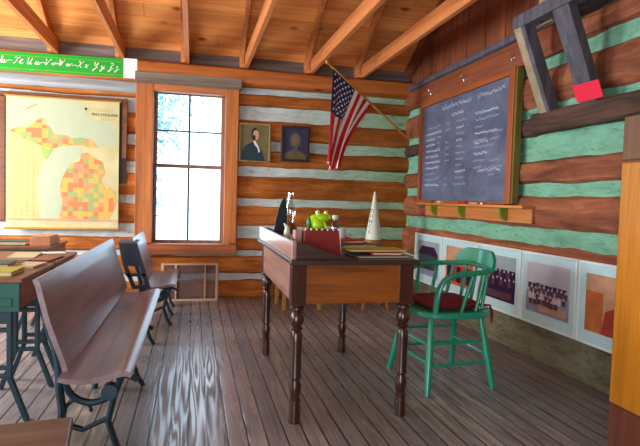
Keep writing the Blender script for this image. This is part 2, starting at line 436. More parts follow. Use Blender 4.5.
def chink_strip(mb, p0, p1, zlo, zhi, axis, face, seed, mi=0):
    n = max(2, int(abs(p1-p0)/.08)); vs = []; fs = []
    for i in range(n+1):
        t = p0+(p1-p0)*i/n
        for j in range(4):
            z = zlo+(zhi-zlo)*j/3; q = face+.012*nz(t*5, z*12, seed)
            vs.append((t, q, z) if axis == 'X' else (q, t, z))
    for i in range(n):
        for j in range(3): fs.append((i*4+j, (i+1)*4+j, (i+1)*4+j+1, i*4+j+1))
    mb.add(vs, fs, mi)

# back wall: logs left of, right of, below and above the window
CH = [(2.20, 2.265), (1.925, 2.07), (1.60, 1.705), (1.325, 1.425), (1.00, 1.082), (.66, .788), (.46, .515), (.205, .27)]   # chinking bands, top down
def bands(ch, top):
    out = []; hi = top
    for lo, up in ch: out.append((up, hi)); hi = lo
    out.append((0.0, hi)); return out
wb = MB()
for k, (lo, hi) in enumerate(bands(CH, 2.30)):
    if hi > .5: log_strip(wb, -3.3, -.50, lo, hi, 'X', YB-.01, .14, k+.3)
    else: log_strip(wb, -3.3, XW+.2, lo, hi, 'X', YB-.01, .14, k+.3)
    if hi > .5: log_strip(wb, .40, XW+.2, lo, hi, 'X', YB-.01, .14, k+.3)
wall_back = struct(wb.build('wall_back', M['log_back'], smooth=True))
cb = MB(); chink_strip(cb, -3.3, -.50, 0, 2.3, 'X', YB+.025, 1); chink_strip(cb, .40, XW+.2, 0, 2.3, 'X', YB+.025, 2); chink_strip(cb, -.55, .45, 0, .52, 'X', YB+.025, 3)
struct(cb.build('chinking', M['chink_back'], wall_back, smooth=True))
# pale weathered board above the map, on the log face
pb = MB(); log_strip(pb, -3.3, -.563, 2.115, 2.222, 'X', YB-.055, .05, 77, rag=.008)
struct(pb.build('trim_1', M['pale_board'], None, smooth=True))
# wall plate timber across the top, grey header board above the window
pl = MB(); log_strip(pl, -.555, XW+.02, 2.262, 2.435, 'X', YB-.13, .16, 5, rag=.006)
log_strip(pl, -3.3, -.57, 2.215, 2.44, 'X', YB-.05, .10, 6, rag=.004)
struct(pl.build('trim_2', M['plate'], None, smooth=True))
gb = MB(); gb.box(-.575, .475, YB-.150, YB-.07, 2.222, 2.312); gb.box(-.575, .475, YB-.072, YB+.2, 2.2155, 2.30); struct(gb.build('trim_3', M['greyboard'], None, bevel=.006))
# frieze log behind the rafter feet
fz = MB(); log_strip(fz, -3.3, XW+.2, 2.42, 2.64, 'X', YB+.02, .1, 8, rag=.012); struct(fz.build('trim_4', M['soffit'], None, smooth=True))

# right wall
CR = [(2.055, 2.16), (1.735, 1.805), (1.42, 1.60), (1.162, 1.254), (.82, .938)]
wr = MB()
lr = bands(CR, 2.32)
for k, (lo, hi) in enumerate(lr):
    if k == len(lr)-1: lo = .50
    log_strip(wr, YB+.15, -1.2, lo, hi, 'Y', XW-.01, .14, k+40.2, mi=1 if k == 2 else 0)
wall_right = struct(wr.build('wall_right', [M['log_right'], M['log_dark']], smooth=True))
cr = MB(); chink_strip(cr, YB+.15, -1.2, .5, 2.32, 'Y', XW+.025, 4); o = struct(cr.build('chinking', M['chink_right'], wall_right, smooth=True))
cr = MB(); chink_strip(cr, YB+.15, -1.2, .0, .5, 'Y', XW+.008, 5); o = struct(cr.build('chinking', M['chink_low'], wall_right, smooth=True))
# hook board (plate) along the right wall and the dark ledge above it
pr = MB(); log_strip(pr, 5.70, 3.05, 2.13, 2.325, 'Y', XW-.045, .06, 12, rag=.005); struct(pr.build('trim_5', M['plate_red'], None, smooth=True))
pr = MB(); log_strip(pr, 5.72, -1.2, 2.32, 2.385, 'Y', XW-.07, .12, 13, rag=.006); struct(pr.build('trim_6', M['oldgrey'], None, smooth=True))
# gable planks above the plate on the right wall
gp = MB(); y = YB+.1; k = 0
while y > -1.2:
    w = .15+.04*nz(k*1.7, 2, 1); gp.box(XW+.01+.006*(k % 2), XW+.05, y-w+.004, y, 2.36, 5.0); y -= w; k += 1
struct(gp.build('wall_gable', M['gable'], None))

# left and rear walls (outside the picture): log walls with window and door openings that let the daylight in
wl = MB()
def wall_boxes(mb, axis, face, p0, p1, top, holes):
    cur = p0
    for a, b, z0, z1 in holes:
        segs = [(cur, a, 0, top), (a, b, 0, z0), (a, b, z1, top)]
        for u0, u1, za, zb in segs:
            if u1-u0 > .01 and zb-za > .01: mb.box(*((face-.15, face, u0, u1) if axis == 'Y' else (u0, u1, face-.15, face)), za, zb)
        cur = b
    mb.box(*((face-.15, face, cur, p1) if axis == 'Y' else (cur, p1, face-.15, face)), 0, top)
wall_boxes(wl, 'Y', -3.3, -1.35, YB+.1, 4.6, [(1.1, 2.3, .7, 2.2), (3.6, 4.8, .7, 2.2)]); struct(wl.build('wall_left', M['log_right']))
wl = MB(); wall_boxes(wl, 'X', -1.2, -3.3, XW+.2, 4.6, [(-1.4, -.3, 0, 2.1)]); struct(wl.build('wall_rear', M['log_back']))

# roof boards: parallel to the back wall, climbing towards the room
SL = math.tan(math.radians(31)); R0 = (YB+.02, 2.575)
def roof_z(y, up=0): return R0[1]+(R0[0]-y)*SL+up
cl = MB(); tints = []
dy = .152*math.cos(math.radians(31)); y = R0[0]+.30; k = 0
while y > 1.4:
    x = -3.3
    while x < XW+.05:
        L = random.uniform(1.6, 3.4) if k % 2 else random.uniform(2.4, 5.8); x1 = min(x+L, XW+.05)
        y1 = y-dy+.004; j = .004*random.random()
        vs = [(x, y, roof_z(y)+j), (x1-.003, y, roof_z(y)+j), (x1-.003, y1, roof_z(y1)+j), (x, y1, roof_z(y1)+j)]
        vs += [(a, b, c+.02) for a, b, c in vs]
        cl.add(vs, [(0,1,2,3), (7,6,5,4), (0,4,5,1), (1,5,6,2), (2,6,7,3), (3,7,4,0)]); tints += [random.random()]*6
        x = x1
    y -= dy; k += 1
cl.add([(-3.3, YB+.4, roof_z(YB+.4)+.03), (XW+.1, YB+.4, roof_z(YB+.4)+.03), (XW+.1, 1.3, roof_z(1.3)+.03), (-3.3, 1.3, roof_z(1.3)+.03)], [(0,1,2,3)]); tints.append(0)
cl.add([(-3.4, 1.3, roof_z(1.3)+.03), (XW+.1, 1.3, roof_z(1.3)+.03), (XW+.1, -1.4, roof_z(1.3)-2.7*SL), (-3.4, -1.4, roof_z(1.3)-2.7*SL)], [(3,2,1,0)]); tints.append(.5)
ceiling = struct(cl.build('ceiling', M['ceil']))
at = ceiling.data.attributes.new('tint', 'FLOAT', 'FACE')
if len(tints) == len(ceiling.data.polygons): at.data.foreach_set('value', tints)

# rafters and tie joists, one pair per bay
JX = [-1.31, -.70, -.075, .52, 1.215, 1.785]
where = ['leftmost, above the green alphabet strip', 'above the white end of the alphabet strip', 'above the middle of the window', 'above the wall just beside the window casing', 'above the tip of the flag pole', 'nearest the gable wall, above the chalkboard end']
rp = MB(); t0 = .085
ya, yb = YB-.02, 1.0
rp.prism([(YB-.13, 2.437), (YB+.04, 2.437), (YB+.04, roof_z(YB+.04)-.003), (1.0, roof_z(1.0)-.003), (1.0, roof_z(1.0)-.12), (YB-.13, roof_z(YB-.13)-.12+.005)], 'X', -.02, .02)
jp = MB(); jp.box(-.02, .02, 1.0, YB-.02, 2.437, 2.57)
raf = joi = None
for k, x in enumerate(JX):
    if raf is None:
        raf = rp.build('rafter', M['rafter'], None, bevel=.003); joi = jp.build('ceiling_joist', M['rafter'], None, bevel=.003); r, j = raf, joi
    else:
        r = raf.copy(); COL.objects.link(r); j = joi.copy(); COL.objects.link(j)
    r.location = (x-.045, 0, 0); j.location = (x, 0, 0)
    tag(r, 'sloping pine rafter under the roof boards, '+where[k], 'rafter', 'sloping roof rafters')
    tag(j, 'level pine tie joist running into the room, '+where[k], 'joist', 'level ceiling joists')
gr = MB(); gr.prism([(YB+.04, roof_z(YB+.04)-.003), (1.0, roof_z(1.0)-.003), (1.0, roof_z(1.0)-.13), (YB-.1, roof_z(YB-.1)-.13)], 'X', -.03, .03)
o = gr.build('rafter', M['gable'], None); o.location = (XW-.03, 0, 0); tag(o, 'dark stained end rafter lying against the vertical gable planks', 'rafter', 'sloping roof rafters')

# ------------------------------------------------------------------ window
win = bpy.data.objects.new('window_1', None); COL.objects.link(win); win.location = (-.05, YB, .485); struct(win)
def wpart(mb, name, mat, **k): return struct(mb.build(name, mat, win, **k))
m = MB(); m.box(-.57, -.405, YB-.07, YB+.03, .60, 2.215); m.box(.32, .455, YB-.07, YB+.03, .60, 2.215); wpart(m, 'window_casing', M['casing'], bevel=.006)
m = MB(); m.box(-.405, .32, YB-.065, YB+.03, 2.15, 2.215); wpart(m, 'window_head', M['casing_x'], bevel=.004)
m = MB(); m.box(-.57, .46, YB-.085, YB+.20, .485, .592); wpart(m, 'window_sill', M['casing_x'], bevel=.008)
m = MB(); m.box(-.43, -.405, YB-.02, YB+.22, .592, 2.2); m.box(.32, .345, YB-.02, YB+.22, .592, 2.2); m.box(-.43, .345, YB+.03, YB+.22, 2.19, 2.215); wpart(m, 'window_jamb', M['sash'])
def sash(y, z0, z1, cross):
    m = MB(); m.box(-.405, -.372, y, y+.035, z0, z1); m.box(.287, .32, y, y+.035, z0, z1)
    m.box(-.372, .287, y, y+.035, z1-.035, z1); m.box(-.372, .287, y, y+.035, z0, z0+.03)
    f = wpart(m, 'window_sash', M['sash'], bevel=.003)
    m = MB(); m.box(-.058, -.036, y+.006, y+.03, z0+.03, z1-.035)
    if cross: m.box(-.372, .287, y+.008, y+.028, cross-.008, cross+.008)
    struct(m.build('window_muntin', M['muntin'], f))
    m = MB(); m.poly([(-.372, y+.018, z0+.03), (.287, y+.018, z0+.03), (.287, y+.018, z1-.03), (-.372, y+.018, z1-.03)]); struct(m.build('window_pane', M['pane'], f))
sash(YB+.13, 1.395, 2.19, 1.775); sash(YB+.09, .592, 1.42, None)

# outside: pale sunlit ground and a leafy tree beyond the panes
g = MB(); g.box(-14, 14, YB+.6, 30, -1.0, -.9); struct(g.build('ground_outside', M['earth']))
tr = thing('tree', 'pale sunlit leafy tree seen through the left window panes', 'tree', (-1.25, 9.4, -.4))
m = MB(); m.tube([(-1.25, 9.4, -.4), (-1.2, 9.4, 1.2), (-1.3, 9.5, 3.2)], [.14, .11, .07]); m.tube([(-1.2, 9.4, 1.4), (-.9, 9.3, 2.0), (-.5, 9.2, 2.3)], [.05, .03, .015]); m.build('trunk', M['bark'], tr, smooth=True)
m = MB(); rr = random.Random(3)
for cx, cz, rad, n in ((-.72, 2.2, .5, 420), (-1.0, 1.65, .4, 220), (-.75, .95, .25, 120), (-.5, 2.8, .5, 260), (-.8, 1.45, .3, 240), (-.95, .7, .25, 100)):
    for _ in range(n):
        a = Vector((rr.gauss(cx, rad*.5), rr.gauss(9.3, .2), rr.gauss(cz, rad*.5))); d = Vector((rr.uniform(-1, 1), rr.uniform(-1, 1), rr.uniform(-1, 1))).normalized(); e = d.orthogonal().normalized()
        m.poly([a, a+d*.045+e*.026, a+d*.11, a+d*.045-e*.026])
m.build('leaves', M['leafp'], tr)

# window screen leaning under the window
sc = thing('window_screen', 'pale framed wire screen standing on the floor below the window', 'screen', (0, 5.66, 0))
m = MB(); X0, X1, Z0, Z1 = -.30, .275, .02, .39; ys = (5.645, 5.668)
m.box(X0, X1, *ys, Z1-.016, Z1); m.box(X0, X1, *ys, 0, .018); m.box(X0, X0+.026, *ys, .018, Z1-.016); m.box(X1-.026, X1, *ys, .018, Z1-.016); m.box(-.165, -.147, *ys, .018, Z1-.016); m.box(.135, .146, *ys, .018, Z1-.016)
m.build('frame', M['paleframe'], sc, bevel=.002)
m = MB(); m.poly([(X0+.02, 5.66, .015), (X1-.02, 5.66, .015), (X1-.02, 5.66, Z1-.01), (X0+.02, 5.66, Z1-.01)]); m.build('wire_mesh', M['wire'], sc)

# ------------------------------------------------------------------ map on the back wall
fr = thing('wall_frame', 'dark brown wooden frame on the log wall behind the state map', 'frame', (-1.2, YB-.02, .75))
m = MB()
for a in ((-1.80, -.655, 2.0, 2.045), (-1.80, -1.755, .80, 2.0), (-.70, -.655, 1.45, 2.0)): m.box(a[0], a[1], 5.665, 5.70, a[2], a[3])
m.build('frame', M['mapframe'], fr, bevel=.004)
m = MB(); m.box(-1.79, -.66, 5.69, 5.702, 1.2, 2.04); m.build('backing', M['mapback'], fr)
mp = thing('wall_map', 'old state map in pastel county colours hanging on the log wall', 'map', (-1.24, 5.64, .72))
MX0, MX1, MZ0, MZ1 = -1.742, -.725, .735, 2.005
m = MB(); n = 12; vs = []; fs = []
for i in range(n+1):
    for j in range(n+1): vs.append((MX0+(MX1-MX0)*i/n, 5.648, MZ0+(MZ1-MZ0)*j/n))
for i in range(n):
    for j in range(n): fs.append((i*(n+1)+j, (i+1)*(n+1)+j, (i+1)*(n+1)+j+1, i*(n+1)+j+1))
m.add(vs, fs); m.build('map_sheet', M['map'], mp)
for zz, rd in ((MZ0, .011), (MZ1, .008)):
    m = MB(); m.tube([(MX0-.013, 5.647, zz), (MX1+.012, 5.647, zz)], rd); m.build('map_rod', M['pole'], mp, smooth=True)
def mz(p, y): return (MX0+(p[0]-25)/335*(MX1-MX0), y, MZ1-(p[1]-22)/406*(MZ1-MZ0))
def mpoly(name, pts, mat, y):
    b = MB(); b.poly([mz(p, y) for p in pts])
    o = b.build(name, mat, mp)
    t = bmesh.new(); t.from_mesh(o.data); bmesh.ops.triangulate(t, faces=t.faces); t.to_mesh(o.data); t.free(); return o
mpoly('lake', [(30,28),(250,28),(262,75),(330,90),(354,100),(354,160),(300,168),(275,143),(215,143),(165,133),(135,84),(60,113),(30,125)], M['lake'], 5.6472)
mpoly('lake', [(160,182),(200,172),(250,170),(246,190),(215,225),(188,270),(182,320),(190,345),(175,405),(130,405),(122,300),(130,230),(150,205)], M['lake'], 5.6472)
mpoly('land', [(30,130),(65,146),(100,161),(125,171),(132,202),(120,240),(112,300),(120,404),(30,404)], M['paleyellow'], 5.6470)
mpoly('land', [(175,405),(185,375),(190,345),(185,320),(182,300),(188,270),(200,245),(215,225),(240,215),(245,190),(265,188),(290,205),(310,215),(318,245),(305,275),(320,300),(335,295),(352,310),(355,340),(345,370),(330,400),(310,405)], M['county'], 5.6466)
mpoly('land', [(35,130),(60,115),(85,120),(110,95),(135,85),(125,105),(150,110),(165,135),(200,135),(215,145),(245,140),(275,145),(300,170),(280,172),(250,165),(215,165),(180,172),(160,180),(125,170),(100,160),(65,145)], M['county'], 5.6466)
mpoly('land', [(125,170),(160,180),(150,200),(140,215),(132,202)], M['mapgreen'], 5.6464)
mpoly('island', [(80,62),(92,52),(115,42),(117,45),(98,56),(84,64)], M['ph_tan'], 5.6466)
m = MB()
for k in range(15):
    b0 = mz((30, 205+k*13), 5.6468); b1 = mz((112-8*abs(nz(k, 1, 2)), 205+k*13), 5.6468); m.box(b0[0], b1[0], 5.6463, 5.6468, b0[2], b0[2]+.003)
for k in range(5):
    b0 = mz((36+k*17, 400), 5.6468); b1 = mz((36+k*17, 165), 5.6468); m.box(b0[0], b0[0]+.003, 5.6463, 5.6468, b0[2], b1[2])
b0 = mz((28, 397), 5.6468); b1 = mz((357, 404), 5.6468); m.box(b0[0], b1[0], 5.6462, 5.6468, b1[2], b0[2], 1)
m.build('survey_lines', [M['rule'], M['ph_tan']], mp)
c = mz((315, 66), 5.646); text_obj('map_title', 'MICHIGAN', .042, M['ink'], mp, c, (PI/2, 0, 0), space=1.25)
m = MB(); c = mz((258, 50), 5.6462); m.lathe([(.012, 0), (.012, .001)], (c[0], 5.6455, c[2]), 12, axis='Y')
for k, (x0, x1, z) in enumerate(((280, 345, 50), (292, 340, 55), (300, 345, 78), (306, 338, 82))):
    a = mz((x0, z), 5.646); b = mz((x1, z), 5.646)
    m.box(a[0], b[0], 5.6458, 5.6465, a[2]-.002, a[2]+.002, 1)
m.build('map_emblem', [M['ink'], M['rule']], mp)

# green handwriting strip
bn = thing('alphabet_banner', 'bright green cursive alphabet strip with white end on the wall plate', 'banner', (-1.25, 5.645, 2.25))
m = MB()
def bz(x, top): return (2.437 if top else 2.235)+(-.020 if not top else -.012)*(min(0, x+.69)/1.1)*-1
m.add([(-2.4, 5.648, 2.222), (-.693, 5.648, 2.250), (-.693, 5.648, 2.434), (-2.4, 5.648, 2.40)], [(0,1,2,3)]); m.build('green_strip', M['banner'], bn)
m = MB(); m.box(-.69, -.562, 5.641, 5.648, 2.246, 2.44); m.build('end_card', M['white'], bn)
def curv(pts, n=4):
    pts = [Vector((p[0], p[1], 0)) for p in pts]; out = []
    for i in range(len(pts)-1):
        p0, p1, p2, p3 = pts[max(i-1, 0)], pts[i], pts[i+1], pts[min(i+2, len(pts)-1)]
        for k in range(n):
            t = k/n; out.append(.5*((2*p1)+(p2-p0)*t+(2*p0-5*p1+4*p2-p3)*t*t+(3*p1-p0-3*p2+p3)*t**3))
    out.append(pts[-1]); return out
LET = {
 'S': [[(.0,.05),(.35,.35),(.62,.9),(.45,1.0),(.35,.8),(.55,.4),(.4,.02),(.1,.08),(.5,.15),(.8,.2)]],
 's': [[(0,0),(.3,.45),(.45,.5),(.5,.25),(.4,.02),(.2,.04),(.6,.02),(.85,.15)]],
 'T': [[(.05,.8),(.2,.98),(.6,.9),(.95,1.02)],[(.6,.9),(.5,.4),(.3,.02),(.1,.1)]],
 't': [[(0,.05),(.35,.8),(.25,.1),(.4,.0),(.7,.2)],[(.1,.58),(.6,.64)]],
 'U': [[(0,.85),(.15,1),(.2,.6),(.2,.15),(.4,.0),(.65,.4),(.75,1),(.7,.15),(.85,0),(1,.15)]],
 'u': [[(0,.1),(.2,.5),(.15,.1),(.3,0),(.5,.5),(.48,.1),(.62,0),(.85,.2)]],
 'V': [[(0,.85),(.15,1),(.25,.5),(.35,.0),(.6,.6),(.85,1),(.95,.9)]],
 'v': [[(0,.1),(.15,.5),(.3,.02),(.5,.5),(.6,.42),(.85,.45)]],
 'W': [[(0,.9),(.12,1),(.2,.0),(.45,.9),(.5,.0),(.8,.95),(.9,1)]],
 'w': [[(0,.1),(.15,.5),(.2,.0),(.4,.45),(.45,.0),(.7,.5),(.9,.45)]],
 'X': [[(0,.85),(.15,1),(.35,.5),(.55,.02),(.75,.1)],[(.8,1),(.4,.5),(.0,.0)]],
 'x': [[(0,.4),(.15,.5),(.35,.1),(.6,.05)],[(.55,.5),(.1,.0)]],
 'Y': [[(0,.85),(.15,1),(.2,.5),(.4,.45),(.7,1),(.55,.1),(.3,-.45),(.15,-.3),(.5,.0),(.9,.2)]],
 'y': [[(0,.4),(.15,.5),(.2,.1),(.4,.15),(.55,.5),(.4,-.2),(.2,-.45),(.1,-.25),(.6,.05),(.8,.15)]],
 'Z': [[(.05,.85),(.3,1),(.55,.8),(.2,.3),(.45,.25),(.4,-.2),(.15,-.45),(.1,-.2),(.6,.1),(.85,.2)]],
 'z': [[(0,.4),(.3,.5),(.25,.15),(.35,.0),(.3,-.3),(.1,-.45),(.1,-.2),(.6,.05),(.8,.12)]],
}
m = MB(); px = {'S': -8, 's': 7, 'T': 56, 't': 82, 'U': 113, 'u': 150, 'V': 190, 'v': 222, 'W': 250, 'w': 287, 'X': 336, 'x': 368, 'Y': 405, 'y': 440, 'Z': 478, 'z': 508}
for ch, q in px.items():
    x0 = -1.80+q/4.41*.00895; up = ch.isupper(); h = .060; w = .052 if up else .054
    zb = 2.322+(x0+.7)*.016
    for st in LET[ch]:
        m.tube([(x0+p.x*w+p.y*.022, 5.6455, zb+p.y*h) for p in curv(st)], .0034, 5)
for q in (30, 172, 238, 312):
    x0 = -1.80+q/4.41*.00895; m.tube([(x0, 5.6455, 2.325), (x0+.03, 5.6455, 2.335), (x0+.05, 5.6455, 2.33)], .0028, 5)
m.build('cursive_letters', M['fl_white'], bn)
m = MB()
for z in (2.27, 2.395): m.add([(-2.4, 5.6474, z-.026), (-.7, 5.6474, z), (-.7, 5.6474, z+.003), (-2.4, 5.6474, z-.023)], [(0,1,2,3)])
m.build('ruled_lines', M['mapgreen'], bn)

# ------------------------------------------------------------------ portraits
def ell(mb, cx, cz, rx, rz, y, mi, n=20, rot=0):
    mb.poly([(cx+rx*math.cos(t)*math.cos(rot)-rz*math.sin(t)*math.sin(rot), y, cz+rx*math.cos(t)*math.sin(rot)+rz*math.sin(t)*math.cos(rot)) for t in [2*PI*k/n for k in range(n)]], mi)
def portrait(x0, x1, z0, z1, fmat, bgm, fw, label):
    t = thing('portrait', label, 'picture', ((x0+x1)/2, 5.69, z0), group='framed portraits on the log wall')
    m = MB(); y0, y1 = 5.662, 5.692
    m.box(x0, x1, y0, y1, z0, z0+fw); m.box(x0, x1, y0, y1, z1-fw, z1); m.box(x0, x0+fw, y0, y1, z0+fw, z1-fw); m.box(x1-fw, x1, y0, y1, z0+fw, z1-fw); m.build('frame', fmat, t, bevel=.003)
    m = MB(); m.box(x0+fw*.8, x1-fw*.8, 5.678, 5.69, z0+fw*.8, z1-fw*.8); return t, m.build('canvas', bgm, t)
t, cv = portrait(.468, .795, 1.474, 1.878, M['gilt'], M['olive_bg'], .013, 'gilt-framed portrait of a man in a dark coat, next to the window')
m = MB(); cx = .625
def shp(pts, y, mi): m.poly([(.468+.327*a, y, 1.474+.404*b) for a, b in pts], mi)
shp([(.06,.04),(.10,.28),(.2,.42),(.36,.5),(.46,.53),(.6,.46),(.74,.28),(.84,.04)], 5.6765, 0)
shp([(.44,.55),(.5,.56),(.58,.47),(.66,.3),(.6,.36),(.5,.44)], 5.6755, 1)
shp([(.57,.42),(.62,.42),(.67,.28),(.63,.24)], 5.675, 1)
ell(m, .468+.327*.50, 1.474+.404*.74, .036, .062, 5.6755, 3); ell(m, .468+.327*.53, 1.474+.404*.70, .031, .055, 5.675, 2)
ell(m, .468+.327*.47, 1.474+.404*.63, .018, .03, 5.6747, 3); m.build('sitter', [M['coat'], M['paper_white'], M['skin'], M['hair']], cv)
t, cv = portrait(.915, 1.22, 1.492, 1.878, M['darkframe'], M['navy_bg'], .024, 'dim blue portrait in a near-black frame, second from the window')
m = MB()
def shp2(pts, y, mi): m.poly([(.915+.305*a, y, 1.492+.386*b) for a, b in pts], mi)
shp2([(.1,.08),(.12,.2),(.3,.3),(.5,.34),(.7,.3),(.88,.2),(.9,.08)], 5.6765, 0)
ell(m, 1.068, 1.492+.386*.6, .062, .085, 5.676, 1); ell(m, 1.068, 1.492+.386*.6, .042, .064, 5.6755, 2); shp2([(.42,.4),(.58,.4),(.6,.26),(.5,.16),(.4,.26)], 5.675, 3)
m.build('sitter', [M['robe'], M['hair_dim'], M['skin_dim'], M['hair_dim']], cv)

# ------------------------------------------------------------------ flag
T0 = Vector((1.24, 5.0, 2.405)); B0 = Vector((2.37, 5.62, 1.79)); pd = (B0-T0)
fg = thing('flag', 'stars and stripes flag drooping from a slanted wooden pole in the corner', 'flag', (2.37, 5.62, 1.79))
m = MB(); m.tube([T0, B0], .011, 10); m.ball(T0-pd*.01, .018); m.build('flag_pole', M['pole'], fg, smooth=True)
def onpole(s):
    a, b = .055, .51; return T0+pd*(a+(b-a)*s)
hn = Vector((pd.y, -pd.x, 0)).normalized()
NSS, NFF = 52, 60
def q4(P, t):
    P = [Vector(p) for p in P]
    while len(P) > 1: P = [P[i].lerp(P[i+1], t) for i in range(len(P)-1)]
    return P[0]
def cloth(s, f):
    h = onpole(s)
    a = [h, Vector((1.270, 5.016, 1.99)), Vector((1.245, 5.003, 1.66)), Vector((1.225, 4.99, 1.455))]
    b = [h, Vector((1.60, 5.198, 1.88)), Vector((1.44, 5.108, 1.66)), Vector((1.385, 5.08, 1.385))]
    u = s**.8
    P = [a[i].lerp(b[i], u) for i in range(4)]
    p = q4(P, f)
    rip = math.sin(s*PI*6.0+.6)*.030*min(1, f*1.6)+math.sin(s*PI*2.4+1.2)*.035*f
    p = p+hn*rip; p.z += .035*math.sin(s*9)*f**3
    return p
vs = []; fs = []; mi = []
for i in range(NSS+1):
    for j in range(NFF+1): vs.append(cloth(i/NSS, j/NFF))
for i in range(NSS):
    for j in range(NFF):
        fs.append((i*(NFF+1)+j, (i+1)*(NFF+1)+j, (i+1)*(NFF+1)+j+1, i*(NFF+1)+j+1))
        st = int((i+.5)/NSS*13); mi.append(2 if (st < 7 and (j+.5)/NFF < .40) else (0 if st % 2 == 0 else 1))
m = MB(); m.v = vs; m.f = fs; m.mi = mi; fc = m.build('flag_cloth', [M['fl_red'], M['fl_white'], M['fl_blue']], fg, smooth=True)
m = MB()
for r in range(9):
    for c in range(6 if r % 2 == 0 else 5):
        s0 = (r+.85)/9.7*(7/13); f0 = ((c+.6)/6.2 if r % 2 == 0 else (c+1.1)/6.2)*.40
        ce = cloth(s0, f0); du = (cloth(s0+.01, f0)-ce).normalized(); df = (cloth(s0, f0+.01)-ce).normalized(); nn = du.cross(df).normalized()
        dv = nn.cross(du).normalized()
        for side in (-1, 1):
            pts = []
            for k in range(10):
                rad = .0165 if k % 2 == 0 else .0075; an = PI/2+k*PI/5
                pts.append(ce+nn*side*.0035+(du*math.cos(an)+dv*math.sin(an))*rad)
            o0 = len(m.v); m.v += pts+[ce+nn*side*.0035]
            for k in range(10): m.f.append([o0+k, o0+(k+1) % 10, o0+10]); m.mi.append(0)
m.build('stars', M['fl_white'], fc)

# ------------------------------------------------------------------ chalkboard
bd = thing('chalkboard', 'slate blackboard in a brown frame covered with faint chalk writing', 'chalkboard', (2.35, 4.35, 1.1))
FX0, FX1 = 2.300, 2.362
for a, b in ((3.53, 3.60), (5.165, 5.215)):
    m = MB(); m.box(FX0, FX1, a, b, 1.10, 2.125); m.build('frame_stile', M['bframe'], bd, bevel=.004)
for a, b in ((2.072, 2.125), (1.095, 1.118)):
    m = MB(); m.box(FX0, FX1, 3.60, 5.165, a, b); m.build('frame_rail', M['bframe_y'], bd, bevel=.004)
m = MB(); m.box(FX0+.012, FX1, 3.507, 3.53, 1.105, 2.115); m.build('frame_side', M['bside'], bd)
m = MB(); m.box(2.328, 2.36, 3.60, 5.165, 1.11, 2.08); sl = m.build('slate', M['slate'], bd)
rr = random.Random(11)
def scribble(mb, y, z, L, h, mi):
    """a handwritten word: wavy ribbon, running towards smaller y (left to right on this wall)"""
    n = max(5, int(L/.011)); pts = []
    for i in range(n+1): pts.append((y-L*i/n, z+h*(.5+.5*math.sin(i*2.4+rr.random()*1.6))*rr.uniform(.45, 1)))
    for (a, b), (c, d) in zip(pts, pts[1:]):
        w = .0045
        mb.add([(2.3272, a, b-w), (2.3272, c, d-w), (2.3272, c, d+w), (2.3272, a, b+w)], [(0,1,2,3)], mi)
m = MB()
scribble(m, 4.75, 1.985, .55, .05, 0); scribble(m, 4.10, 1.985, .42, .045, 0); scribble(m, 4.55, 1.90, .22, .04, 0)
for r in range(11):
    z = 1.83-r*.057
    scribble(m, 5.09, z, rr.uniform(.16, .34), .03, rr.randint(0, 1))
    if rr.random() < .75: scribble(m, 4.66, z, rr.uniform(.04, .09), .03, 1)
    scribble(m, 4.45, z, rr.uniform(.10, .22), .03, rr.randint(0, 1))
    if rr.random() < .6: scribble(m, 4.84, z+.012, rr.uniform(.05, .10), .03, 1)
    if rr.random() < .5: scribble(m, 3.88, z+.012, rr.uniform(.08, .2), .03, 1)
    if r < 9: scribble(m, 4.12, z+.02, rr.uniform(.12, .36), .03, 1 if r % 3 else 0)
scribble(m, 4.12, 1.60, .22, .045, 0); scribble(m, 4.05, 1.36, .34, .045, 0)
m.build('chalk_writing', [M['chalk'], M['chalk_dim']], sl)
ty = thing('chalk_tray', 'orange wooden ledge shelf with curved brackets under the chalkboard', 'shelf', (2.33, 4.2, .965))
m = MB(); m.box(2.262, 2.362, 3.31, 5.12, 1.073, 1.093); m.build('ledge', M['tray'], ty, bevel=.003)
m = MB(); m.box(2.343, 2.364, 3.31, 5.08, .965, 1.073); m.build('back_board', M['tray'], ty, bevel=.003)
for yy in (4.82, 4.27, 3.62):
    m = MB(); m.prism([(2.345, 1.073), (2.268, 1.073)]+[(2.345-.072*math.cos(a), 1.055-.085*math.sin(a)) for a in [PI/2*k/7 for k in range(8)]][0:8], 'Y', yy-.016, yy+.016)
    b = m.build('shelf_bracket', M['bracket'], ty, bevel=.002)
def chalkbit(y, L, mat, label, name, cat, h=.018, w=.02):
    b = MB(); b.box(2.275, 2.275+w, y-L, y, 1.0935, 1.0935+h); tag(b.build(name, mat, None, bevel=.004), label, cat)
chalkbit(4.70, .09, M['paleyellow'], 'pale yellow block on the chalk ledge, at its far end', 'chalk_block', 'chalk', .02, .04)
chalkbit(4.86, .05, M['book_brown'], 'small brown felt eraser on the chalk ledge beside the pale block', 'chalkboard_eraser', 'eraser', .028, .04)
chalkbit(4.28, .13, M['book_red'], 'dark red felt eraser at the middle of the chalk ledge', 'chalkboard_eraser', 'eraser', .026, .04)
chalkbit(4.07, .12, M['skin'], 'pinkish stick of chalk on the ledge next to the red eraser', 'chalk_stick', 'chalk', .014, .014)
chalkbit(3.90, .03, M['white'], 'short white chalk stub on the near half of the ledge', 'chalk_stick', 'chalk', .014, .014)
hk = None
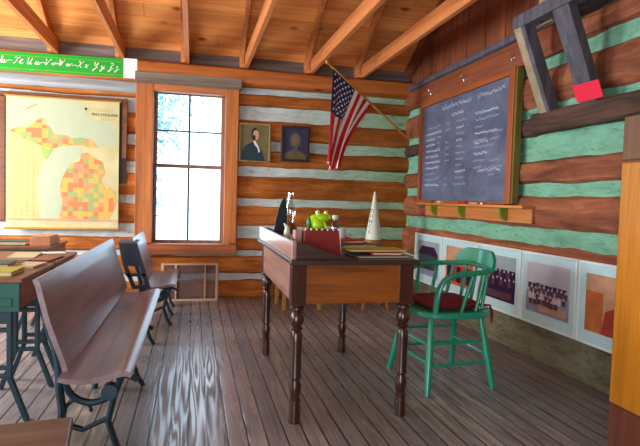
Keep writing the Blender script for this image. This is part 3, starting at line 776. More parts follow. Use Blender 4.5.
for k, (yy, lb) in enumerate(((5.0, 'above the chalkboard corner by the flag'), (4.33, 'above the middle of the chalkboard'), (3.6, 'above the chalkboard corner by the bracket'))):
    if hk is None:
        m = MB(); m.lathe([(.014, 0), (.012, .004)], (0, 0, 0), 10, axis='Y'); m.tube([(0, -.002, 0), (0, -.03, -.002), (0, -.042, .012), (0, -.04, .03)], [.006, .006, .006, .008], 8)
        m.tube([(0, -.002, -.01), (0, -.016, -.025), (0, -.022, -.01)], .004, 8)
        m.xf(Matrix.Rotation(-PI/2, 4, 'Z')); hk = m.build('coat_hook', M['chrome'], None, smooth=True); h = hk
    else: h = hk.copy(); COL.objects.link(h)
    h.location = (2.333, yy, 2.205); tag(h, 'small bright metal coat hook on the red-brown board, '+lb, 'hook', 'coat hooks over the chalkboard')

# ------------------------------------------------------------------ prints along the right wall
def wall_print(y0, y1, label, kind, z0=.262, z1=.768):
    """y0 far edge, y1 near edge"""
    t = thing('photo_print', label, 'picture', (2.362, (y0+y1)/2, z0), group='matted photographs along the right wall')
    g = .006; y0 -= g; y1 += g; x = 2.352
    m = MB(); f = .012
    m.box(x-.008, 2.366, y1, y0, z1-f, z1); m.box(x-.008, 2.366, y1, y0, z0, z0+f); m.box(x-.008, 2.366, y1, y1+f, z0+f, z1-f); m.box(x-.008, 2.366, y0-f, y0, z0+f, z1-f)
    m.build('frame', M['pframe'], t, bevel=.002)
    m = MB(); m.box(x, 2.364, y1+f, y0-f, z0+f, z1-f); mt = m.build('mat_board', M['mat'], t)
    W = y0-y1; Hh = z1-z0; a0 = y0-W*.11; a1 = y1+W*.11; b0 = z0+Hh*.17; b1 = z1-Hh*.14
    X = x-.001
    def P(u, v, d=0): return (X-d, a0+(a1-a0)*u, b0+(b1-b0)*v)
    def quad(mb, u0, v0, u1, v1, mi, d=0): mb.poly([P(u0, v0, d), P(u1, v0, d), P(u1, v1, d), P(u0, v1, d)], mi)
    def disc(mb, u, v, r, mi, d, n=8, k=1.0): mb.poly([(X-d, a0+(a1-a0)*u+r*math.cos(2*PI*q/n), b0+(b1-b0)*v+r*k*math.sin(2*PI*q/n)) for q in range(n)], mi)
    m = MB(); r = random.Random(int(y0*100))
    if kind == 'rows':
        mats = [M['ph_sky'], M['ph_floor'], M['ph_mid'], M['ph_face'], M['ph_dark'], M['ph_tan']]
        quad(m, 0, .42, 1, 1, 0); quad(m, 0, 0, 1, .42, 1); quad(m, .3, .06, .95, .2, 5, .0003)
        for row, (v, mm) in enumerate(((.62, 4), (.52, 2), (.40, 3), (.30, 2))):
            for i in range(9 if row < 3 else 7):
                u = .09+i*.1+(.04 if row % 2 else 0)+r.uniform(-.012, .012); hh = v+r.uniform(-.015, .02)
                d = .0005*(row+1)
                quad(m, u-.045, hh-.13, u+.045, hh-.02, mm if r.random() < .75 else 2, d); disc(m, u, hh, .0085, 3, d+.0002)
    elif kind == 'dark':
        mats = [M['ph_sky2'], M['ph_dark'], M['ph_mid'], M['ph_face']]
        quad(m, 0, .68, 1, 1, 0); quad(m, 0, 0, 1, .7, 1)
        for row in range(2):
            for i in range(8):
                u = .08+i*.12+row*.04; v = .66-row*.17+r.uniform(-.02, .02); quad(m, u-.05, v-.16, u+.05, v-.02, 1 if i % 2 else 2, .0005*(row+1)); disc(m, u, v, .009, 3, .0005*(row+1)+.0002)
        quad(m, .1, .05, .9, .2, 2, .0004)
    elif kind == 'house':
        mats = [M['ph_sky2'], M['ph_teal'], M['ph_dark'], M['ph_floor']]
        quad(m, 0, 0, 1, 1, 0); quad(m, .08, .18, .95, .62, 1, .0003); m.poly([P(.02, .6, .0005), P(.98, .6, .0005), P(.8, .85, .0005), P(.2, .85, .0005)], 2)
        quad(m, .4, .18, .58, .48, 2, .0006); quad(m, 0, 0, 1, .18, 3, .0004)
    elif kind == 'sepia':
        mats = [M['ph_tan'], M['ph_orange'], M['ph_red'], M['ph_dark']]
        quad(m, 0, 0, 1, 1, 1); quad(m, 0, .62, 1, 1, 0, .0003)
        for i in range(5): u = .14+i*.18; quad(m, u-.08, .08, u+.08, .5, 2 if i % 2 else 3, .0005); disc(m, u, .58, .013, 0, .0007)
    else:
        mats = [M['ph_tan'], M['ph_red'], M['ph_orange'], M['skin']]
        quad(m, 0, 0, 1, 1, 0); quad(m, .0, 0, .3, .7, 2, .0003)
        m.poly([P(.28, .0, .0005), P(.98, 0, .0005), P(.95, .3, .0005), (P(.8, .62, .0005)), P(.62, .66, .0005), P(.5, .5, .0005), P(.34, .4, .0005)], 1); disc(m, .72, .76, .034, 3, .0007, 14, 1.2); disc(m, .74, .82, .034, 1, .0006, 12)
    m.build('photograph', mats, mt)
wall_print(5.325, 4.672, 'matted photograph of a dark-roofed building, closest to the room corner', 'house')
wall_print(4.672, 4.017, 'matted orange sepia photograph half hidden behind the green chair back', 'sepia')
wall_print(4.017, 3.409, 'matted dark purple photograph of a group, just past the green chair back', 'dark')
wall_print(3.409, 2.825, 'matted photograph of seated rows of people under a pale sky', 'rows')
wall_print(2.825, 2.20, 'matted photograph of a red-dressed figure, partly behind the amber cabinet', 'red')

# ------------------------------------------------------------------ old timber bracket on the right wall
lg = MB(); lg.bar((2.33, 3.29, 1.665), (2.33, 1.3, 1.655), .12, .135)
bk = thing('timber_bracket', 'old grey timber wall bracket with two slanting struts and front bar', 'bracket', (2.33, 3.0, 1.6))
m = MB(); n = 30; vs = []
log_strip(m, 3.30, 1.3, 1.598, 1.735, 'Y', 2.285, .09, 61, rag=.008); m.build('wall_ledger', M['log_dark'], bk, smooth=True)
m = MB(); m.bar((2.345, 3.18, 1.70), (2.095, 3.165, 2.275), .07, .07, up=(0, 0, 1)); m.build('strut', M['oldtan'], bk, bevel=.004)  # lit face of the left strut, its brightness put into a tan bar
m = MB(); m.bar((2.352, 3.125, 1.70), (2.105, 3.11, 2.275), .035, .085, up=(0, 0, 1)); m.build('strut', M['oldgrey'], bk, bevel=.004)  # dark side of the same strut, its shade put into a grey bar
m = MB(); m.bar((2.34, 2.755, 1.70), (2.10, 2.755, 2.275), .14, .06, up=(0, 0, 1)); m.build('strut', M['oldgrey'], bk, bevel=.004)
m = MB(); m.bar((2.105, 3.215, 2.305), (2.105, 1.6, 2.305), .085, .085); m.build('front_bar', M['oldgrey'], bk, bevel=.006)
m = MB(); m.bar((2.19, 3.02, 2.26), (2.19, 3.02, 2.75), .05, .14, up=(0, 1, 0)); m.build('hanging_post', M['oldtan'], bk, bevel=.004)
m = MB()
for i in range(2): m.bar((2.14+.05*i, 3.24-.06*i, 2.345), (2.14+.05*i, 1.6, 2.345), .05, .02)
rt = MB(); d = Vector((2.10-2.34, 0, 2.275-1.70)).normalized()
c0 = Vector((2.34, 2.722, 1.70))+d*.105
nrm = Vector((-d.z, 0, d.x)); nrm = nrm if nrm.x < 0 else -nrm
rt.bar(c0+nrm*.036-Vector((0, .105, 0)), c0+nrm*.036+Vector((0, .105, 0)), .105, .006, up=nrm)
tag(rt.build('red_card', M['red_tag'], None), 'small scarlet card fixed on the lower part of the grey strut', 'card')

# ------------------------------------------------------------------ amber cabinet at the right
cab = thing('cabinet', 'tall amber wooden cabinet side with brown top at the room edge', 'cabinet', (2.05, 1.6, 0))
m = MB(); m.box(1.852, 2.2, 1.0, 1.985, 0, .212); m.build('plinth', M['cab_red'], cab, bevel=.003)
m = MB(); m.box(1.848, 2.2, 1.0, 1.985, .222, 1.298); m.build('side_panel', M['cab'], cab, bevel=.004)
m = MB(); m.box(1.848, 2.2, 1.0, 1.985, 1.308, 1.50); m.build('top_section', M['cab_dark'], cab, bevel=.004)
m = MB(); m.box(1.858, 2.19, 1.01, 1.975, .205, 1.49); m.build('carcass', M['cab_red'], cab)

# ------------------------------------------------------------------ teacher's desk
td = thing('teacher_desk', 'brown wooden teacher desk with turned legs and a raised gallery', 'desk', (.78, 3.08, 0))
LEG = [(.030, .0), (.030, .03), (.026, .10), (.031, .105), (.031, .115), (.022, .125), (.029, .16), (.031, .185), (.023, .205), (.022, .215), (.03, .222), (.03, .232), (.0265, .245), (.030, .40), (.030, .44), (.022, .455), (.032, .466), (.022, .478), (.035, .50), (.037, .515), (.028, .54), (.022, .55), (.034, .56), (.034, .572), (.026, .58), (.026, .59)]
for x, y in ((.503, 2.512), (1.056, 2.510), (.515, 3.662), (1.066, 3.650)):
    m = MB(); m.lathe([(r, z) for r, z in LEG], (x, y, 0), 20); m.box(x-.034, x+.034, y-.034, y+.034, .585, .785); m.build('leg', M['desk_leg'], td, smooth=True)
m = MB(); m.box(.535, 1.025, 2.490, 2.512, .588, .784); m.build('front_apron', M['desk'], td, bevel=.003)
m = MB(); m.box(.545, 1.035, 3.66, 3.682, .588, .784); m.build('back_apron', M['desk'], td, bevel=.003)
for xa in (.481, 1.06):
    m = MB(); m.box(xa, xa+.022, 2.545, 3.62, .588, .784); m.build('side_apron', M['desk_side'], td, bevel=.003)
m = MB(); m.box(.452, 1.112, 2.440, 3.735, .784, .809); m.build('desk_top', M['desk_top'], td, bevel=.006)
m = MB(); m.box(.462, .482, 2.458, 3.72, .809, .897); m.build('gallery_board', M['desk_side'], td, bevel=.003)
gal = [(.482, .809), (.482, .892), (.53, .884), (.58, .868), (.63, .848), (.70, .826), (.78, .813), (.80, .809)]
for yy in (2.458, 3.70):
    m = MB(); m.prism(gal, 'Y', yy, yy+.018); m.build('gallery_wing', M['desk_top'], td, bevel=.002)

# things on the desk
DT = .8105
def book(name, x, y, w, d, z, h, rz, cover, label, cat='book', pages=True):
    t = thing(name, label, cat, (x, y, z), rz)
    m = MB(); m.box(-w/2, w/2, -d/2, d/2, 0, h*.18); m.box(-w/2, w/2, -d/2, d/2, h*.82, h); m.box(-w/2, -w/2+.004, -d/2, d/2, 0, h); m.build('cover', cover, t, bevel=.001, local=True)
    if pages: m = MB(); m.box(-w/2+.004, w/2-.004, -d/2+.004, d/2-.004, h*.18, h*.82); m.build('pages', M['paper_tan'], t, local=True)
    return t
book('folder', .94, 2.625, .28, .22, DT, .010, .04, M['book_grey'], 'slate grey folder lying at the bottom of the desk papers')
book('book', .975, 2.615, .16, .15, DT+.011, .014, -.05, M['book_red'], 'red book lying on the grey folder under the yellow atlas')
book('atlas', .935, 2.655, .31, .17, DT+.0265, .009, .02, M['book_yg'], 'large yellow-green atlas lying on top of the red book')
book('notebook', .965, 3.14, .22, .26, DT, .026, .1, M['book_grey'], 'grey notebook lying behind the yellow-green atlas')
book('book', .90, 3.16, .20, .24, DT+.027, .018, .15, M['book_red'], 'small red book stacked on the grey notebook')
book('book', .91, 3.42, .24, .20, DT, .036, .05, M['book_black'], 'thick black book lying flat behind the stacked red book')
m = MB(); m.add([(1.0, 3.05, .829), (1.09, 3.10, .815), (1.06, 3.32, .815), (.98, 3.28, .829), ], [(0,1,2,3)]); m.xf(Matrix.Translation((0,0,.022)))
# red letter box with studded edge, frog on top
rb = thing('letter_box', 'dark red desk box with white studs along its upper edge', 'box', (.65, 2.68, DT))
m = MB(); m.add([(.548, 2.625, DT), (.752, 2.625, DT), (.752, 2.735, DT), (.548, 2.735, DT), (.556, 2.637, .943), (.742, 2.637, .943), (.742, 2.727, .943), (.556, 2.727, .943)], [(0,1,2,3), (4,5,6,7), (0,1,5,4), (1,2,6,5), (2,3,7,6), (3,0,4,7)]); m.build('body', M['redbox'], rb, bevel=.003)
m = MB(); m.box(.512, .548, 2.655, 2.727, DT, .937); m.build('left_face', M['pinkside'], rb, bevel=.003)  # left face of the box, with its glare painted pink
m = MB(); m.tube([(.750, 2.629, DT+.005), (.740, 2.639, .942)], .003, 6); m.build('corner_highlight', M['white'], rb)  # bright highlight on the box corner, drawn as a white tube
for k in range(7):
    m = MB(); m.ball((.562+k*.029, 2.637, .943), .0055, 8, 6); m.build('stud', M['white'], rb, smooth=True)
fgp = thing('toy_frog', 'lime green toy frog squatting on top of the dark red box', 'toy', (.71, 3.0, .934))
bm_ = MB()
m = MB(); m.ball((.695, 3.0, .975), (.048, .04, .045)); m.ball((.728, 2.995, 1.000), (.052, .038, .027)); m.ball((.768, 2.995, 1.004), (.024, .03, .018)); m.ball((.71, 3.0, .953), (.04, .045, .018))
m.ball((.70, 2.965, .960), (.03, .016, .026)); m.ball((.70, 3.035, .960), (.03, .016, .026)); m.tube([(.735, 2.975, .975), (.745, 2.965, .955), (.752, 2.963, .941)], .008, 8); m.tube([(.735, 3.02, .975), (.745, 3.03, .955), (.752, 3.032, .941)], .008, 8)
fb = m.build('body', M['frog'], fgp, smooth=True)
m = MB(); m.ball((.655, 3.0, .968), (.018, .03, .034)); m.build('back_patch', M['frog_dark'], fgp, smooth=True)
for (ex, ey, ez) in ((.700, 2.985, 1.030), (.752, 2.99, 1.028)):
    m = MB(); m.ball((ex, ey, ez), .0135, 10, 8); m.ball((ex+.002, ey-.012, ez+.002), .004, 8, 6, mi=1); m.build('eye', [M['eye'], M['ink']], fgp, smooth=True)
m = MB(); m.tube([(.775, 2.966, .998), (.79, 2.98, .996), (.79, 3.01, .996), (.775, 3.024, .998)], .002, 5); m.build('mouth', M['frog_dark'], fgp)
fgp.location = (.640, 2.690, .9445); fgp.scale = (.88, .88, .88)
# bottle
bt = thing('bottle', 'small clear bottle with a white cap behind the red box', 'bottle', (.905, 3.33, DT))
m = MB(); m.lathe([(.026, DT), (.029, DT+.01), (.029, DT+.10), (.026, DT+.125), (.012, DT+.145), (.012, DT+.165)], (.905, 3.33, 0), 16); m.build('glass_body', M['bottleglass'], bt, smooth=True)
m = MB(); m.lathe([(.019, DT+.160), (.021, DT+.165), (.021, DT+.180), (.017, DT+.187)], (.905, 3.33, 0), 16); m.build('cap', M['white'], bt, smooth=True)
cup = MB(); cup.lathe([(.020, DT), (.024, DT+.02), (.027, DT+.105), (.023, DT+.105), (.021, DT+.03), (.001, DT+.026)], (.925, 3.235, 0), 18); tag(cup.build('paper_cup', M['mat'], None, smooth=True), 'small pale blue-white cup standing beside the red box corner', 'cup')
# oil lamp with tin reflector
lp = thing('oil_lamp', 'dark oil lamp with arched tin reflector and glass chimney on the desk', 'lamp', (.60, 3.36, DT))
m = MB(); m.lathe([(.050, DT), (.052, DT+.012), (.02, DT+.03), (.016, DT+.05), (.05, DT+.07), (.054, DT+.10), (.03, DT+.125), (.02, DT+.135)], (.605, 3.36, 0), 20); m.build('font', M['brass'], lp, smooth=True)
m = MB(); m.lathe([(.022, DT+.13), (.024, DT+.15), (.038, DT+.19), (.034, DT+.225), (.021, DT+.27), (.019, DT+.325)], (.612, 3.36, 0), 20); m.build('chimney', M['lampglass'], lp, smooth=True)
m = MB(); out = [(.495, DT+.06), (.502, DT+.10), (.512, DT+.16), (.526, DT+.22), (.542, DT+.265), (.556, DT+.288), (.568, DT+.290), (.576, DT+.262), (.580, DT+.20), (.582, DT+.12), (.588, DT+.06)]
m.prism(out, 'Y', 3.30, 3.312); m.box(.53, .56, 3.30, 3.312, DT, DT+.07); m.build('reflector', M['blackmetal'], lp, bevel=.003)
fig = MB(); fig.tube([(.535, 3.10, DT), (.54, 3.10, DT+.05), (.55, 3.10, DT+.085), (.548, 3.10, DT+.115), (.528, 3.10, DT+.135)], [.02, .014, .02, .013, .004], 10); fig.xf(Matrix.Translation((0, 0, .004)))
fig.tube([(.552, 3.10, DT+.08), (.572, 3.10, DT+.06), (.575, 3.10, DT+.03)], [.012, .01, .004], 8)
tag(fig.build('figurine', M['cone'], None, smooth=True), 'small white curved figurine in front of the lamp reflector', 'figurine')

# ------------------------------------------------------------------ dunce stool and cap, low wooden seat behind the desk
st = thing('tall_stool', 'tall honey-coloured round stool in the corner under the paper cone', 'stool', (1.80, 5.12, 0))
m = MB(); m.lathe([(.085, .655), (.094, .662), (.094, .698), (.088, .703)], (1.80, 5.12, 0), 24); m.build('seat', M['stool_wood'], st, smooth=True)
for k in range(4):
    a = PI/4+k*PI/2; m = MB(); m.tube([(1.80+.055*math.cos(a), 5.12+.055*math.sin(a), .66), (1.80+.19*math.cos(a), 5.12+.19*math.sin(a), 0)], [.014, .017], 10); m.build('leg', M['stool_wood'], st, smooth=True)
m = MB(); q = [(1.80+.15*math.cos(PI/4+k*PI/2), 5.12+.15*math.sin(PI/4+k*PI/2), .2) for k in range(4)]
for k in range(4): m.tube([q[k], q[(k+1) % 4]], .008, 8)
m.build('stretcher', M['stool_wood'], st, smooth=True)
dc = thing('dunce_cap', 'white pointed paper cone with black lettering on the tall stool', 'hat', (1.80, 5.12, .7035))
m = MB(); m.lathe([(.083, .704), (.080, .74), (.008, 1.185), (.002, 1.192)], (1.80, 5.12, 0), 28); m.build('cone', M['cone'], dc, smooth=True)
# letters wrapped up the cone side that faces the room
ax = Vector((1.80, 5.12, 0)); ang = math.atan2(-5.12, -1.80)-.62
for k, ch in enumerate('DUNCE'):
    z = .99-k*.052; r = .083-(z-.704)/(1.192-.704)*.081+.003
    p = ax+Vector((r*math.cos(ang), r*math.sin(ang), z))
    text_obj('letter', ch, .056, M['ink'], dc, p, (PI/2-.12, 0, ang+PI/2))
lb = thing('low_stool', 'low pale yellow wooden stool by the log wall behind the desk', 'stool', (1.11, 5.24, 0))
m = MB(); m.box(.86, 1.37, 5.03, 5.43, .43, .458); m.build('seat', M['yellow_wood'], lb, bevel=.006)
for x, y, sx, sy in ((.90, 5.08, -.02, -.02), (1.23, 5.07, .0, -.02), (1.34, 5.36, .02, 0), (.88, 5.40, -.02, .0)):
    m = MB(); m.bar((x, y, .43), (x+sx, y+sy, 0), .036, .036, up=(0, 1, 0)); m.build('leg', M['yellow_wood'], lb, bevel=.004)

# ------------------------------------------------------------------ green captain's chair
ch = thing('captains_chair', 'jade green wooden captain chair with bent arms beside the desk', 'chair', (1.52, 3.0, 0))
def C(p): return p
m = MB(); op = []
for k in range(28):
    a = 2*PI*k/28; c_, s_ = math.cos(a), math.sin(a)
    op.append((1.535+.245*math.copysign(abs(c_)**.62, c_), 3.005+.245*math.copysign(abs(s_)**.62, s_)))
m.prism(op, 'Z', .425, .462); m.build('seat', M['chair'], ch, smooth=True, bevel=.008)
legs = [((1.37, 2.83), (1.306, 2.717)), ((1.355, 3.17), (1.277, 3.240)), ((1.69, 2.84), (1.752, 2.772)), ((1.695, 3.17), (1.760, 3.300))]
for (a, b), (c, d) in legs:
    m = MB(); P0 = Vector((a, b, .43)); P1 = Vector((c, d, 0)); m.tube([P0, P0.lerp(P1, .35), P0.lerp(P1, .6), P1], [.016, .020, .022, .015], 12); m.build('leg', M['chair'], ch, smooth=True)
def lp_(i, z): (a, b), (c, d) = legs[i]; t = 1-z/.43; return Vector((a+(c-a)*t, b+(d-b)*t, z))
for i, j, z in ((0, 1, .17), (0, 1, .27), (2, 3, .20), (0, 2, .16), (1, 3, .16), (0, 2, .28), (1, 3, .28)):
    m = MB(); a, b = lp_(i, z), lp_(j, z); m.tube([a, a.lerp(b, .5), b], [.009, .012, .009], 8); m.build('stretcher', M['chair'], ch, smooth=True)
# bent arm rail: front of the seat, up and over into the back, and down the other side
rail = []
near = [(1.372, 2.79, .455), (1.372, 2.775, .54), (1.385, 2.768, .61), (1.42, 2.765, .658), (1.48, 2.765, .682), (1.56, 2.768, .69), (1.66, 2.785, .695), (1.735, 2.84, .70), (1.772, 2.92, .705), (1.782, 3.01, .706)]
far = [(x, 6.02-y, z+.004) for x, y, z in near[::-1]][1:]
ctrl = [Vector(p) for p in near+far]
for i in range(len(ctrl)-1):
    p0, p1, p2, p3 = ctrl[max(i-1, 0)], ctrl[i], ctrl[i+1], ctrl[min(i+2, len(ctrl)-1)]
    for k in range(4):
        t = k/4; rail.append(.5*((2*p1)+(p2-p0)*t+(2*p0-5*p1+4*p2-p3)*t*t+(3*p1-p0-3*p2+p3)*t**3))
rail.append(ctrl[-1])
m = MB(); m.tube(rail, .021, 12, flat=(.75, 1.1)); m.build('arm_rail', M['chair'], ch, smooth=True)
# crest board, curved, standing on the rail
m = MB(); n = 16; vs = []; fs = []
for i in range(n+1):
    t = i/n; y = 2.795+(3.245-2.795)*t; bow = .055*math.sin(PI*t); x = 1.735+bow
    e = min(1, 6*t, 6*(1-t)); zt = .765+.045*e; zb = .700
    for xx, z in ((x-.016, zb), (x-.010+.01, zt), (x+.012+.01, zt), (x+.016, zb)): vs.append((xx, y, z))
for i in range(n):
    for j in range(4): fs.append((i*4+j, (i+1)*4+j, (i+1)*4+(j+1) % 4, i*4+(j+1) % 4))
fs += [(0,1,2,3), tuple(n*4+k for k in (3,2,1,0))]
m.add(vs, fs); m.build('crest_board', M['chair'], ch, smooth=True, bevel=.004)
for (bx, by), (tx, ty_, tz) in (((1.54, 2.795), (1.60, 2.772, .69)), ((1.64, 2.81), (1.70, 2.81, .70)), ((1.715, 2.87), (1.758, 2.88, .705)), ((1.74, 2.965), (1.779, 2.965, .706)), ((1.74, 3.05), (1.779, 3.055, .706)), ((1.715, 3.14), (1.758, 3.14, .705)), ((1.64, 3.20), (1.70, 3.21, .70)), ((1.54, 3.215), (1.60, 3.248, .69)), ((1.44, 3.215), (1.47, 3.255, .682))):
    m = MB(); m.tube([(bx, by, .458), ((bx+tx)/2, (by+ty_)/2, .58), (tx, ty_, tz)], [.009, .0125, .009], 10); m.build('spindle', M['chair'], ch, smooth=True)
cu = thing('seat_cushion', 'dark red padded cushion tied on the green chair seat', 'cushion', (1.53, 3.0, .4625))
m = MB(); nn = 18; vs = []; fs = []
def cuv(i, j, top):
    u, v = i/nn*2-1, j/nn*2-1
    r = (max(0, 1-abs(u)**3.5)*max(0, 1-abs(v)**3.5))**.4; tuft = .010*math.cos(u*PI*1.5)**2*math.cos(v*PI*1.5)**2
    return (1.53+.178*u*(1-.06*v*v), 3.005+.178*v*(1-.06*u*u), .492+((.026*r+tuft*r*.6) if top else -.0285*min(1, r*1.4)))
for top in (1, 0):
    o0 = len(vs)
    for i in range(nn+1):
        for j in range(nn+1): vs.append(cuv(i, j, top))
    for i in range(nn):
        for j in range(nn): fs.append((o0+i*(nn+1)+j, o0+(i+1)*(nn+1)+j, o0+(i+1)*(nn+1)+j+1, o0+i*(nn+1)+j+1))
m.add(vs, fs); m.build('pad', M['cushion'], cu, smooth=True)
m = MB(); m.tube([(1.70, 2.90, .49), (1.738, 2.915, .478), (1.800, 2.915, .472), (1.806, 2.90, .43), (1.80, 2.89, .37)], [.007, .007, .008, .01, .006], 8); m.build('tie', M['cushion'], cu, smooth=True)

# ------------------------------------------------------------------ pupils' benches
def arcpts(c, r, a0, a1, n=9): return [(c[0]+r*math.cos(a0+(a1-a0)*k/n), c[1]+r*math.sin(a0+(a1-a0)*k/n)) for k in range(n+1)]
def make_bench(Y0, Y1, label, back=True, dx=0, dz=0, supports=None):
    b = thing('school_bench', label, 'bench', (-.40+dx, Y0, 0), group='school benches in a line')
    def thick(line, t):
        up = []; dn = []
        for i, p in enumerate(line):
            a = Vector(line[max(i-1, 0)]); c = Vector(line[min(i+1, len(line)-1)]); d = (c-a).normalized(); nn_ = Vector((-d.y, d.x))
            up.append(Vector(p)+nn_*t/2); dn.append(Vector(p)-nn_*t/2)
        return [(q.x+dx, q.y+dz) for q in up+dn[::-1]]
    seatl = [(-.495, .374), (-.46, .364), (-.41, .359), (-.36, .362), (-.31, .372), (-.27, .383), (-.242, .385), (-.225, .375)]
    m = MB(); m.prism(thick(seatl, .020), 'Y', Y0, Y1); m.build('seat', M['bench'], b, smooth=True)
    if back:
        bl = [(-.468, .405), (-.480, .45), (-.505, .52), (-.532, .60), (-.552, .68), (-.566, .74), (-.576, .765)]
        m = MB(); m.prism(thick(bl, .020), 'Y', Y0, Y1); m.build('backrest', M['bench'], b, smooth=True)
    for yy in supports or (Y0+.10, (Y0+Y1)/2, Y1-.10):
        m = MB(); t = .032
        def bar(pts, r=.014): m.tube([(p[0]+dx, yy, p[1]+dz*min(1, p[1]/.3)) for p in pts], r, 8, flat=(1, 1.3))
        bar([(-.52, 0), (-.505, .08), (-.500, .22), (-.510, .30), (-.512, .40), (-.528, .48), (-.560, .58)], .017)
        bar(arcpts((-.385, .345), .105, PI, 2*PI, 12), .014)
        bar([(-.27, .352), (-.30, .27), (-.325, .16), (-.29, .05), (-.26, 0)], .014)
        bar([(-.50, .16), (-.42, .13), (-.33, .17)], .011); bar(arcpts((-.44, .205), .05, 0, PI, 8), .008)
        bar([(-.50, .345), (-.25, .345)], .010); m.tube([(-.318+dx, yy-.022, .285+dz), (-.318+dx, yy+.022, .285+dz)], .032, 12)
        bar([(-.25, .345), (-.222, .335), (-.212, .325)], .013)
        m.build('iron_support', M['iron'], b, smooth=True)
    return b
make_bench(2.19, 4.12, 'long wooden school bench with curved back, whole length in view')
b3 = make_bench(4.50, 5.45, 'short bench seat and upright back standing below the window corner', dx=.10, dz=-.03)
m = MB()
ol = [(-.55, .71), (-.455, .71), (-.345, .36), (-.44, .36), (-.50, .53)]
m.prism([(-.565, .70), (-.425, .70), (-.405, .63), (-.55, .60)], 'Y', 4.455, 4.49); m.prism([(-.55, .60), (-.405, .63), (-.375, .52), (-.53, .52)], 'Y', 4.455, 4.49)
m.prism([(-.53, .52), (-.50, .52), (-.44, .36), (-.47, .36)], 'Y', 4.455, 4.49); m.prism([(-.405, .52), (-.375, .52), (-.325, .36), (-.36, .36)], 'Y', 4.455, 4.49)
m.prism([(-.52, .455), (-.36, .455), (-.355, .435), (-.50, .435)], 'Y', 4.455, 4.49); m.prism([(-.47, .36), (-.325, .36), (-.322, .335), (-.46, .335)], 'Y', 4.455, 4.49)
m.build('end_panel', M['iron_navy'], b3)
m = MB(); m.box(-.575, -.43, 4.44, 4.70, .70, .715); m.build('end_cap', M['book_grey'], b3, bevel=.003)
# near backless seat, only its corner in the picture
b4 = thing('bench_seat', 'worn brown seat plank at the bottom corner of the picture', 'bench', (-.530, 1.397, 0), math.radians(8))
m = MB(); m.box(-.36, .225, -.60, .375, .355, .385); m.build('seat', M['seat_brown'], b4, bevel=.008, local=True)
for yy in (-.45, .22):
    m = MB(); m.tube([(-.25, yy, .0), (-.22, yy, .18), (-.25, yy, .355)], .018, 8); m.tube([(.12, yy, 0), (.05, yy, .18), (.12, yy, .355)], .018, 8); m.tube([(-.22, yy, .18), (.05, yy, .18)], .014, 8); m.build('iron_support', M['iron'], b4, smooth=True, local=True)

# pupils' desks behind the benches (to the left of the long bench)
def make_desk():
    d = thing('pupil_desk', 'desk', 'desk', (0, 0, 0), group='iron pupil desks')
    W, L = .48, .56           # x from -W to 0, y from 0 to L
    m = MB(); m.box(-W, 0, 0, .018, .535, .672); m.box(-W+.05, -.03, -.006, 0, .56, .60); m.build('end_panel', M['deskgreen'], d, bevel=.004, local=True)
    m = MB(); m.box(-W, 0, L-.018, L, .535, .672); m.build('end_panel', M['deskgreen'], d, bevel=.004, local=True)
    m = MB(); m.box(-.016, 0, .018, L-.018, .545, .672); m.box(-W, -W+.016, .018, L-.018, .545, .672); m.box(-W+.016, -.016, .018, L-.018, .535, .55); m.build('book_box', M['deskwood'], d, bevel=.003, local=True)
    m = MB(); m.box(-W-.02, .015, -.012, L+.012, .672, .694); m.build('writing_top', M['deskwood'], d, bevel=.005, local=True)
    for yy in (.05, L-.05):
        m = MB(); xc = -.11
        for s in (-1, 1):
            m.bar((xc+s*.055, yy, .54), (xc+s*.055, yy, .20), .022, .03, up=(0, 1, 0)); m.bar((xc+s*.055, yy, .21), (xc+s*.13, yy, 0), .022, .03, up=(0, 1, 0))
        for z in (.44, .22, .26): m.bar((xc-.055, yy, z), (xc+.055, yy, z), .02, .026, up=(0, 1, 0))
        m.bar((xc-.055, yy, .50), (xc+.055, yy, .50), .02, .06); m.build('iron_pedestal', M['iron'], d, smooth=False, bevel=.003, local=True)
    return d
d1 = make_desk(); d1['label'] = 'green-ended pupil desk with yellow-edged books, behind the long bench'
d1.location = (-.775, 2.70, .0)
d2 = copy_tree(d1); d2.location = (-.775, 3.32, .0); d2['label'] = 'second pupil desk, covered with tan papers behind the bench back'
d3 = copy_tree(d1); d3.location = (-1.02, 4.20, .0); d3['label'] = 'dark pupil desk below the wall map with a wooden block on it'
DZ = .6945
book('book', -1.0, 2.84, .36, .20, DZ, .022, 0, M['book_yg'], 'yellow-edged book at the front of the green-ended desk')
book('book', -1.06, 3.055, .30, .17, DZ, .030, .05, M['book_teal'], 'dark teal book lying behind the yellow-edged book')
book('exercise_book', -.845, 3.12, .11, .2, DZ, .012, -.1, M['paper_tan'], 'thin tan exercise book at the edge of the green-ended desk')
book('writing_slate', -.84, 3.45, .12, .30, DZ, .010, -.05, M['book_brown'], 'brown slate lying along the bench side of the second desk', pages=False)
book('exercise_book', -.99, 3.55, .15, .30, DZ, .014, .1, M['paper_tan'], 'tan exercise book on the second desk, beside the brown slate')
book('booklet', -.88, 3.76, .14, .12, DZ, .006, .3, M['paper_white'], 'small white booklet at the far end of the second desk')
wb_ = MB(); wb_.box(-1.16, -1.02, 4.28, 4.56, DZ, DZ+.055); wb_.box(-1.15, -1.03, 4.29, 4.55, DZ+.055, DZ+.07); tag(wb_.build('pencil_box', M['slate_pink'], None, bevel=.004), 'light orange wooden box on the desk under the map', 'box')
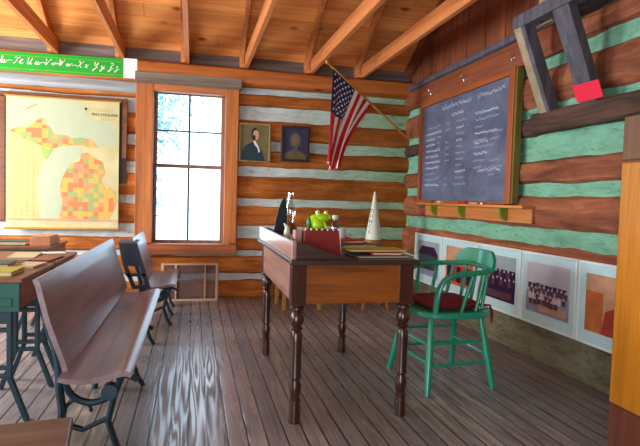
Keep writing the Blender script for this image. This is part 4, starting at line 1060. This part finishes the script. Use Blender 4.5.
book('book', -1.32, 4.40, .26, .22, DZ, .03, .0, M['book_teal'], 'dark teal book on the desk under the map')

# ------------------------------------------------------------------ light
W = bpy.data.worlds.new('world'); S.world = W; W.use_nodes = True
bg = W.node_tree.nodes['Background']; bg.inputs['Color'].default_value = (.58, .80, 1.0, 1); bg.inputs['Strength'].default_value = 3.6
def area(name, loc, target, sx, sy, power, col):
    l = bpy.data.lights.new(name, 'AREA'); l.shape = 'RECTANGLE'; l.size = sx; l.size_y = sy; l.energy = power; l.color = col
    o = bpy.data.objects.new(name, l); COL.objects.link(o); o.location = loc
    o.rotation_euler = (Vector(target)-Vector(loc)).to_track_quat('-Z', 'Y').to_euler(); return o
area('left_window_light', (-3.26, 4.2, 1.45), (0, 4.5, 1.1), 1.2, 1.5, 140, (1, .95, .9))
area('left_front_window_light', (-3.26, 1.7, 1.45), (0, 2.4, 1.2), 1.2, 1.5, 55, (.92, .96, 1))
area('rear_fill_light', (-.85, -1.2, 1.05), (0, 3, 1.6), 1.1, 2.0, 48, (1, .96, .9))  # added fill for camera-facing surfaces, set in the unseen rear opening

# ------------------------------------------------------------------ camera
F = 530.0
yaw, pitch, roll = (math.radians(a) for a in (13.56, 2.6, 1.64))
cy, sy, cp, sp = math.cos(yaw), math.sin(yaw), math.cos(pitch), math.sin(pitch)
f = Vector((sy*cp, cy*cp, -sp)); r = Vector((cy, -sy, 0)); u = r.cross(f)
r2 = r*math.cos(roll)+u*math.sin(roll); u2 = u*math.cos(roll)-r*math.sin(roll)
cam = bpy.data.cameras.new('camera'); co = bpy.data.objects.new('camera', cam); COL.objects.link(co)
cam.sensor_width = 36; cam.lens = 36*F/640; cam.clip_start = .02
co.matrix_world = Matrix(((r2.x, u2.x, -f.x, 0), (r2.y, u2.y, -f.y, 0), (r2.z, u2.z, -f.z, 1.1), (0, 0, 0, 1)))
S.camera = co
S.view_settings.view_transform = 'Standard'; S.view_settings.look = 'None'
S.view_settings.exposure = 0.3; S.view_settings.gamma = 1.0
